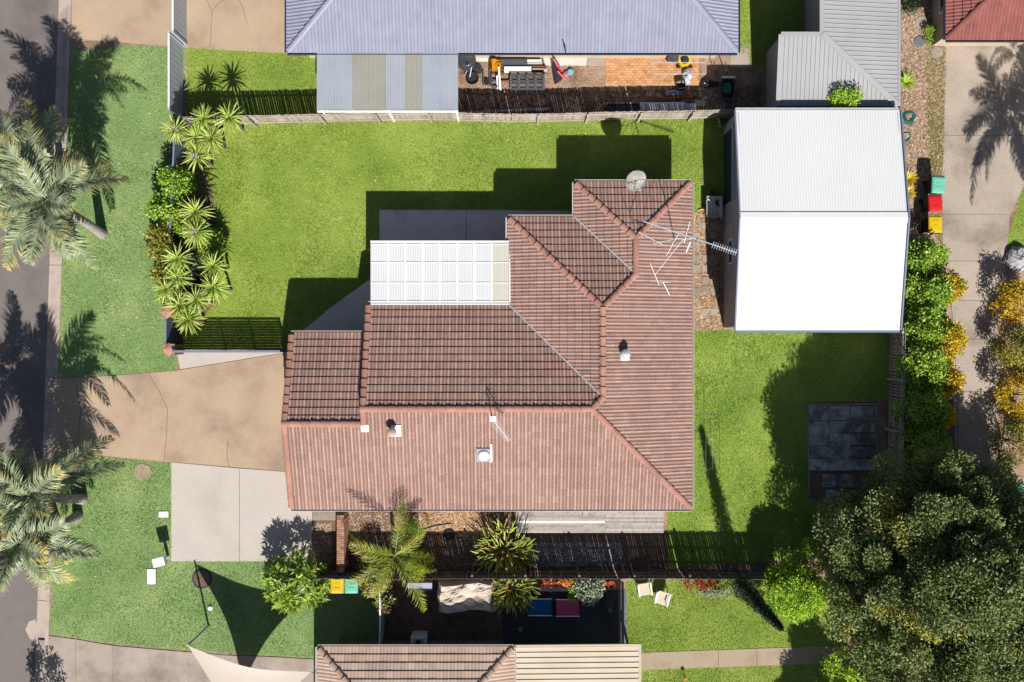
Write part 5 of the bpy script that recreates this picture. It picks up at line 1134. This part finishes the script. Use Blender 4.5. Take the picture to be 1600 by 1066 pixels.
# ------------------------------------------------------------------ cluttered yard of the blue grey house
r = thing('water_pot', 'large glossy dark barrel under the patio roof corner', 'barrel', P(730,97)); MB().lathe(P(730,100), [(.36,0),(.43,.3),(.42,.7),(.34,.85),(.3,.86),(.02,.9)], 24).build('barrel', mk('dark_barrel', [(.03,.035,.04,1)], rough=.25, spec=.5), r, smooth=True); MB().lathe(P(730,100,.88), [(.08,0),(.08,.05)], 12).build('cap', black, r)
r = thing('garden_tools', 'tools and bent pipe leaning on a black tub', 'tools', P(738,112)); c = P(738,124); MB().lathe(c, [(.22,0),(.3,.18),(.27,.19),(.2,.05)], 18).build('tub', black, r)
MB().tube([P(734,120,.1),P(737,104,.7)], .025, 8).build('handle', alu, r); MB().tube([P(726,119,.1),P(730,110,.4),P(733,104,.6)], .02, 8).build('handle', greytimber, r); MB().tube([P(716,106,.1),P(748,116,.15)], .03, 6).build('rail', rust, r); MB().lathe(P(743,108,.02), [(.3,0),(.3,.04),(.05,.08)], 18).build('disc', charcoal, r)
r = thing('generator', 'orange machine among the stacked timber', 'machine', P(775,108)); c = P(776,106)
MB().b(c.x-.26,c.y-.2,.08,c.x+.24,c.y+.2,.5).build('engine', orangep, r); MB().b(c.x-.24,c.y+.05,.5,c.x+.0,c.y+.22,.62).build('tank', orangep, r); MB().lathe((c.x+.1,c.y-.06,.5), [(.14,0),(.14,.08),(.04,.1)], 16).build('starter', orangep, r)
for s_ in (-1,1): MB().tube([(c.x+s_*.22,c.y-.2,.02),(c.x+s_*.22,c.y-.22,.6),(c.x+s_*.2,c.y+.28,.62)], .02, 8).build('frame', charcoal, r)
for s_ in (-1,1): MB().lathe((c.x+s_*.3-.03,c.y-.1,.1), [(.03,0),(.1,0),(.1,.06),(.03,.06)], 14, (1,0,0)).build('wheel', black, r)
r = thing('timber_stack', 'stack of long boards and pipes beside the orange machine', 'timber stack', P(820,107))
for i, (ya_, x0_, x1_, mt_, z, wd) in enumerate(((97,784,824,plasticgrey,.35,.24),(95,824,846,white,.3,.08),(99,822,847,steel,.3,.07),(103,786,852,black,.2,.1),(104.5,786,852,rust,.24,.05),(109,788,830,white,.28,.26),(107,830,853,charcoal,.2,.16),(108,832,850,greytimber,.3,.04),(115,779,857,rust,.22,.05),(127,778,796,rust,.12,.04),(110,850,855,concrete,.25,.12),(119,848,853,greytimber,.15,.15))):
    MB().bar(P(x0_,ya_,z), P(x1_,ya_,z), wd, .06).build('board', mt_, r)
for px in (786,848): MB().b(P(px,112).x-.05,P(0,118).y,.0,P(px,112).x+.05,P(0,95).y,.16).build('bearer', darktimber, r)
r = thing('metal_frame', 'grey square frame with two leaning white poles', 'frame', P(773,124))
for a_, b_ in (((768,115),(768,136)),((777,115),(777,136)),((768,115),(777,115)),((768,126),(777,126)),((768,136),(777,136)),((765,95),(765,135)),((755,112),(755,134))): MB().bar(P(*a_,.15), P(*b_,.15), .06, .05).build('rail', plasticgrey, r)
MB().tube([P(779,104,.7),P(782,141,.05)], .045, 8).build('pole', white, r); MB().tube([P(776.5,118,.4),P(777.5,139,.05)], .035, 8).build('pole', white, r)
MB().lathe(P(760,128,.05), [(.08,0),(.16,.0),(.16,.07),(.08,.07)], 16, (.3,.2,1)).build('wheel', black, r)
r = thing('plastic_pallet', 'dark grey slotted plastic pallet leaning on the timber stack', 'pallet', P(823,127)); a, b = P(798,140,.1), P(850,118,.45); nx, ny = 5, 6
for i in range(nx): x_ = a.x+(b.x-a.x)*i/(nx-1); MB().bar((x_,a.y,a.z),(x_,b.y,b.z), .09, .05).build('bearer', plasticgrey, r)
for j in range(ny): t = j/(ny-1); y_ = a.y+(b.y-a.y)*t; z_ = a.z+(b.z-a.z)*t+.045; MB().bar((a.x-.04,y_,z_),(b.x+.04,y_,z_), .075, .035).build('slat', plasticgrey, r)
r = thing('hand_cart', 'black cart tray with red handles standing on the soil', 'cart', P(868,110)); MB().prism(pw([(862,97),(869,97),(878,124),(867,131)],.3), .12, .3).build('tray', black, r); MB().prism(pw([(864.5,98),(870,98),(879,123),(870,129)],.33), .3, .36).build('board', charcoal, r)
MB().tube([P(865,92,.6),P(872,104,.45),P(877,112,.4)], .05, 8).build('handle', redpaint, r); MB().tube([P(871,111,.45),P(882,123,.3)], .045, 8).build('handle', redpaint, r); MB().lathe(P(885,117,.05), [(.1,0),(.13,.1),(.02,.14)], 12).build('bucket', mk('pink_plastic', [C(226,130,140)]), r); MB().lathe(P(891,114,.03), [(.12,0),(.15,.12),(.1,.14)], 12).build('blue_bucket', mk('sky_plastic', [C(130,200,225)]), r)
r = thing('lawn_mower', 'yellow and black lawn mower by the blue grey house', 'lawn mower', P(1068,96)); c = P(1070,97)
MB().prism([(c.x-.05+.32*math.cos(t*PI/6),c.y+.26*math.sin(t*PI/6)) for t in range(12)], .1, .26).build('deck', yellowp, r); MB().lathe(c+Vector((-.05,0,.26)), [(.17,0),(.18,.1),(.12,.17),(.02,.19)], 16).build('engine', black, r); MB().b(c.x-.85,c.y-.02,.12,c.x-.35,c.y+.34,.45).build('catcher', plasticgrey, r)
for sx in (-.3,.24):
    for sy in (-1,1): MB().lathe((c.x+sx,c.y+sy*.27-.025,.1), [(.03,0),(.1,0),(.1,.05),(.03,.05)], 14, (0,1,0)).build('wheel', black, r)
for s_ in (-1,1): MB().tube([(c.x-.25,c.y+s_*.18,.25),(c.x-.95,c.y+s_*.18,.95)], .014, 6).build('handle', black, r)
MB().tube([(c.x-.95,c.y-.18,.95),(c.x-.95,c.y+.18,.95)], .016, 6).build('crossbar', black, r)
r = thing('clothes_line', 'thin square wire clothes line over the orange bricks', 'clothes line', P(1060,100)); z = 1.7
for a_, b_ in (((1020,84),(1020,116)),((1020,116),(1103,116)),((1103,84),(1103,116)),((1020,98),(1103,98))): MB().bar(P(*a_,z), P(*b_,z), .025, .025).build('rail', steel, r)
for px in (1022,1101): MB().bar(P(px,86,z), Wn(px+4,65,1.0), .025, .025).build('brace', steel, r)
def heap(name, label, cat, px, py, rx, ry, h, mat, n=16):
    m = MB(); c = P(px,py); V, Fc = [], []
    for i in range(6):
        t = i/5
        for j in range(n): a = 2*PI*j/n; rr = math.cos(t*PI/2)**.7*(1+random.uniform(-.22,.22)); V.append((c.x+math.cos(a)*rx*rr, c.y+math.sin(a)*ry*rr, h*math.sin(t*PI/2)*(1+random.uniform(-.2,.2))+.01))
    for i in range(5):
        for j in range(n): Fc.append((i*n+j,i*n+(j+1)%n,(i+1)*n+(j+1)%n,(i+1)*n+j))
    m.add(V, Fc); return tag(m.build(name, mat), label, cat)
heap('clothes_pile', 'heap of blue and white clothes on the orange bricks', 'clothes', 1072, 121, .22, .36, .35, clothblue); heap('cloth', 'crumpled lilac cloth lying above the stacked roof sheets', 'cloth', 1052, 145, .38, .12, .12, lilac)
r = thing('black_crate', 'open black crate beside the heap of clothes', 'crate', P(1062,134)); c = P(1062,134); ux, uy = Vector((.98,.2,0)), Vector((-.2,.98,0))
for d_, e_ in ((ux,uy),(uy,ux)):
    for s_ in (-1,1): MB().ob(c+d_*s_*.19+Vector((0,0,.17)), d_*.012, e_*.175, (0,0,.15)).build('side', black, r)
MB().ob(c+Vector((0,0,.02)), ux*.18, uy*.18, (0,0,.012)).build('bottom', black, r)
r = heap('rubbish_sack', 'long black rubbish sack lying beside the tub of green water', 'sack', 1108, 132, .42, .16, .3, mk('black_sack', [(.012,.012,.014,1)], rough=.3, spec=.5))
r = thing('tub', 'large grey tub holding green water near the top fence', 'tub', P(1133,143)); c = P(1134,143); n = 20
def ell(rx, ry, z, pw_=.55): return [(c.x+rx*math.copysign(abs(math.cos(2*PI*i/n))**pw_,math.cos(2*PI*i/n)), c.y+ry*math.copysign(abs(math.sin(2*PI*i/n))**pw_,math.sin(2*PI*i/n)), z) for i in range(n)]
V = ell(.28,.42,.02)+ell(.34,.5,.5)+ell(.36,.53,.52)+ell(.29,.45,.5)+ell(.24,.38,.12); Fc = [tuple(range(n-1,-1,-1))]+[(l*n+i,l*n+(i+1)%n,(l+1)*n+(i+1)%n,(l+1)*n+i) for l in range(4) for i in range(n)]+[tuple(range(4*n,5*n))]
MB().add(V, Fc).build('shell', plasticgrey, r); MB().prism([(v[0]-.03,v[1]+.06) for v in ell(.2,.24,0)], .13, .36).build('green_liner', greenliq, r); MB().bar((c.x-.3,c.y+.5,.53),(c.x+.3,c.y+.5,.53), .08, .04).build('rim', white, r)
MB().tube([P(1116,96,.9),P(1120,118,.05)], .02, 6).build('stake', charcoal, r); MB().tube([P(1134,98,.9),P(1136,122,.05)], .02, 6).build('stake', charcoal, r)
r = thing('roof_sheet_stack', 'stack of pale corrugated roof sheets behind the paling fence', 'roof sheets', P(1040,165)); a = P(1000,172,.35); corr('sheet', a, (P(1088,172,.35).x-a.x,0,0), (0,.28,.05), shedroof, r, .13, .04, 'trap')
a = P(1000,164,.3); MB().b(a.x,a.y,.2,P(1070,164,.3).x,a.y+.12,.3).build('channel', alu, r); MB().b(P(950,0,.3).x,P(0,174,.3).y,.02,P(998,0,.3).x,P(0,163,.3).y,.3).build('trough', black, r); MB().b(P(948,0,.3).x,P(0,162,.3).y,.02,P(998,0,.3).x,P(0,160.5,.3).y,.36).build('trough_rim', greytimber, r); MB().b(P(1086,0,.3).x,P(0,165,.3).y,.02,P(1100,0,.3).x,P(0,156,.3).y,.3).build('block', concrete2, r)
for px in (1005,1080): MB().b(P(px,0).x-.05,P(0,175).y,.0,P(px,0).x+.05,P(0,163).y,.2).build('bearer', darktimber, r)
for i, (x0_, y0_, x1_, y1_, lb) in enumerate(((718,176,860,170,'long grey plank lying inside the paling fence'),(835,178,905,180,'thin blue pipe lying inside the paling fence'),(1010,158,1080,150,'brown slatted boards lying by the pale roof sheets'))):
    tag(MB().bar(P(x0_,y0_,.06), P(x1_,y1_,.06), .12 if i != 1 else .05, .08).build('plank', (greytimber, flash, rust)[i]), lb, 'plank')
# water pipe and white branch in the side bed
r = MB().tube([P(655,830,.05),P(680,823,.07),P(705,819,.06)], .022, 6).build('pale_stake', greytimber); tag(r, 'pale bent stake lying across the bark chips', 'stake')
r = thing('tyre', 'half buried dark ring in the side garden soil', 'ring', P(702,835)); MB().lathe(P(702,835), [(.16,0),(.25,.0),(.26,.06),(.2,.1),(.15,.05)], 20).build('ring', black, r)
MB().lathe(P(702,835)-Vector((0,0,.02)), [(.15,0),(.15,.04),(.02,.05)], 16).build('soil', darksoil, r)
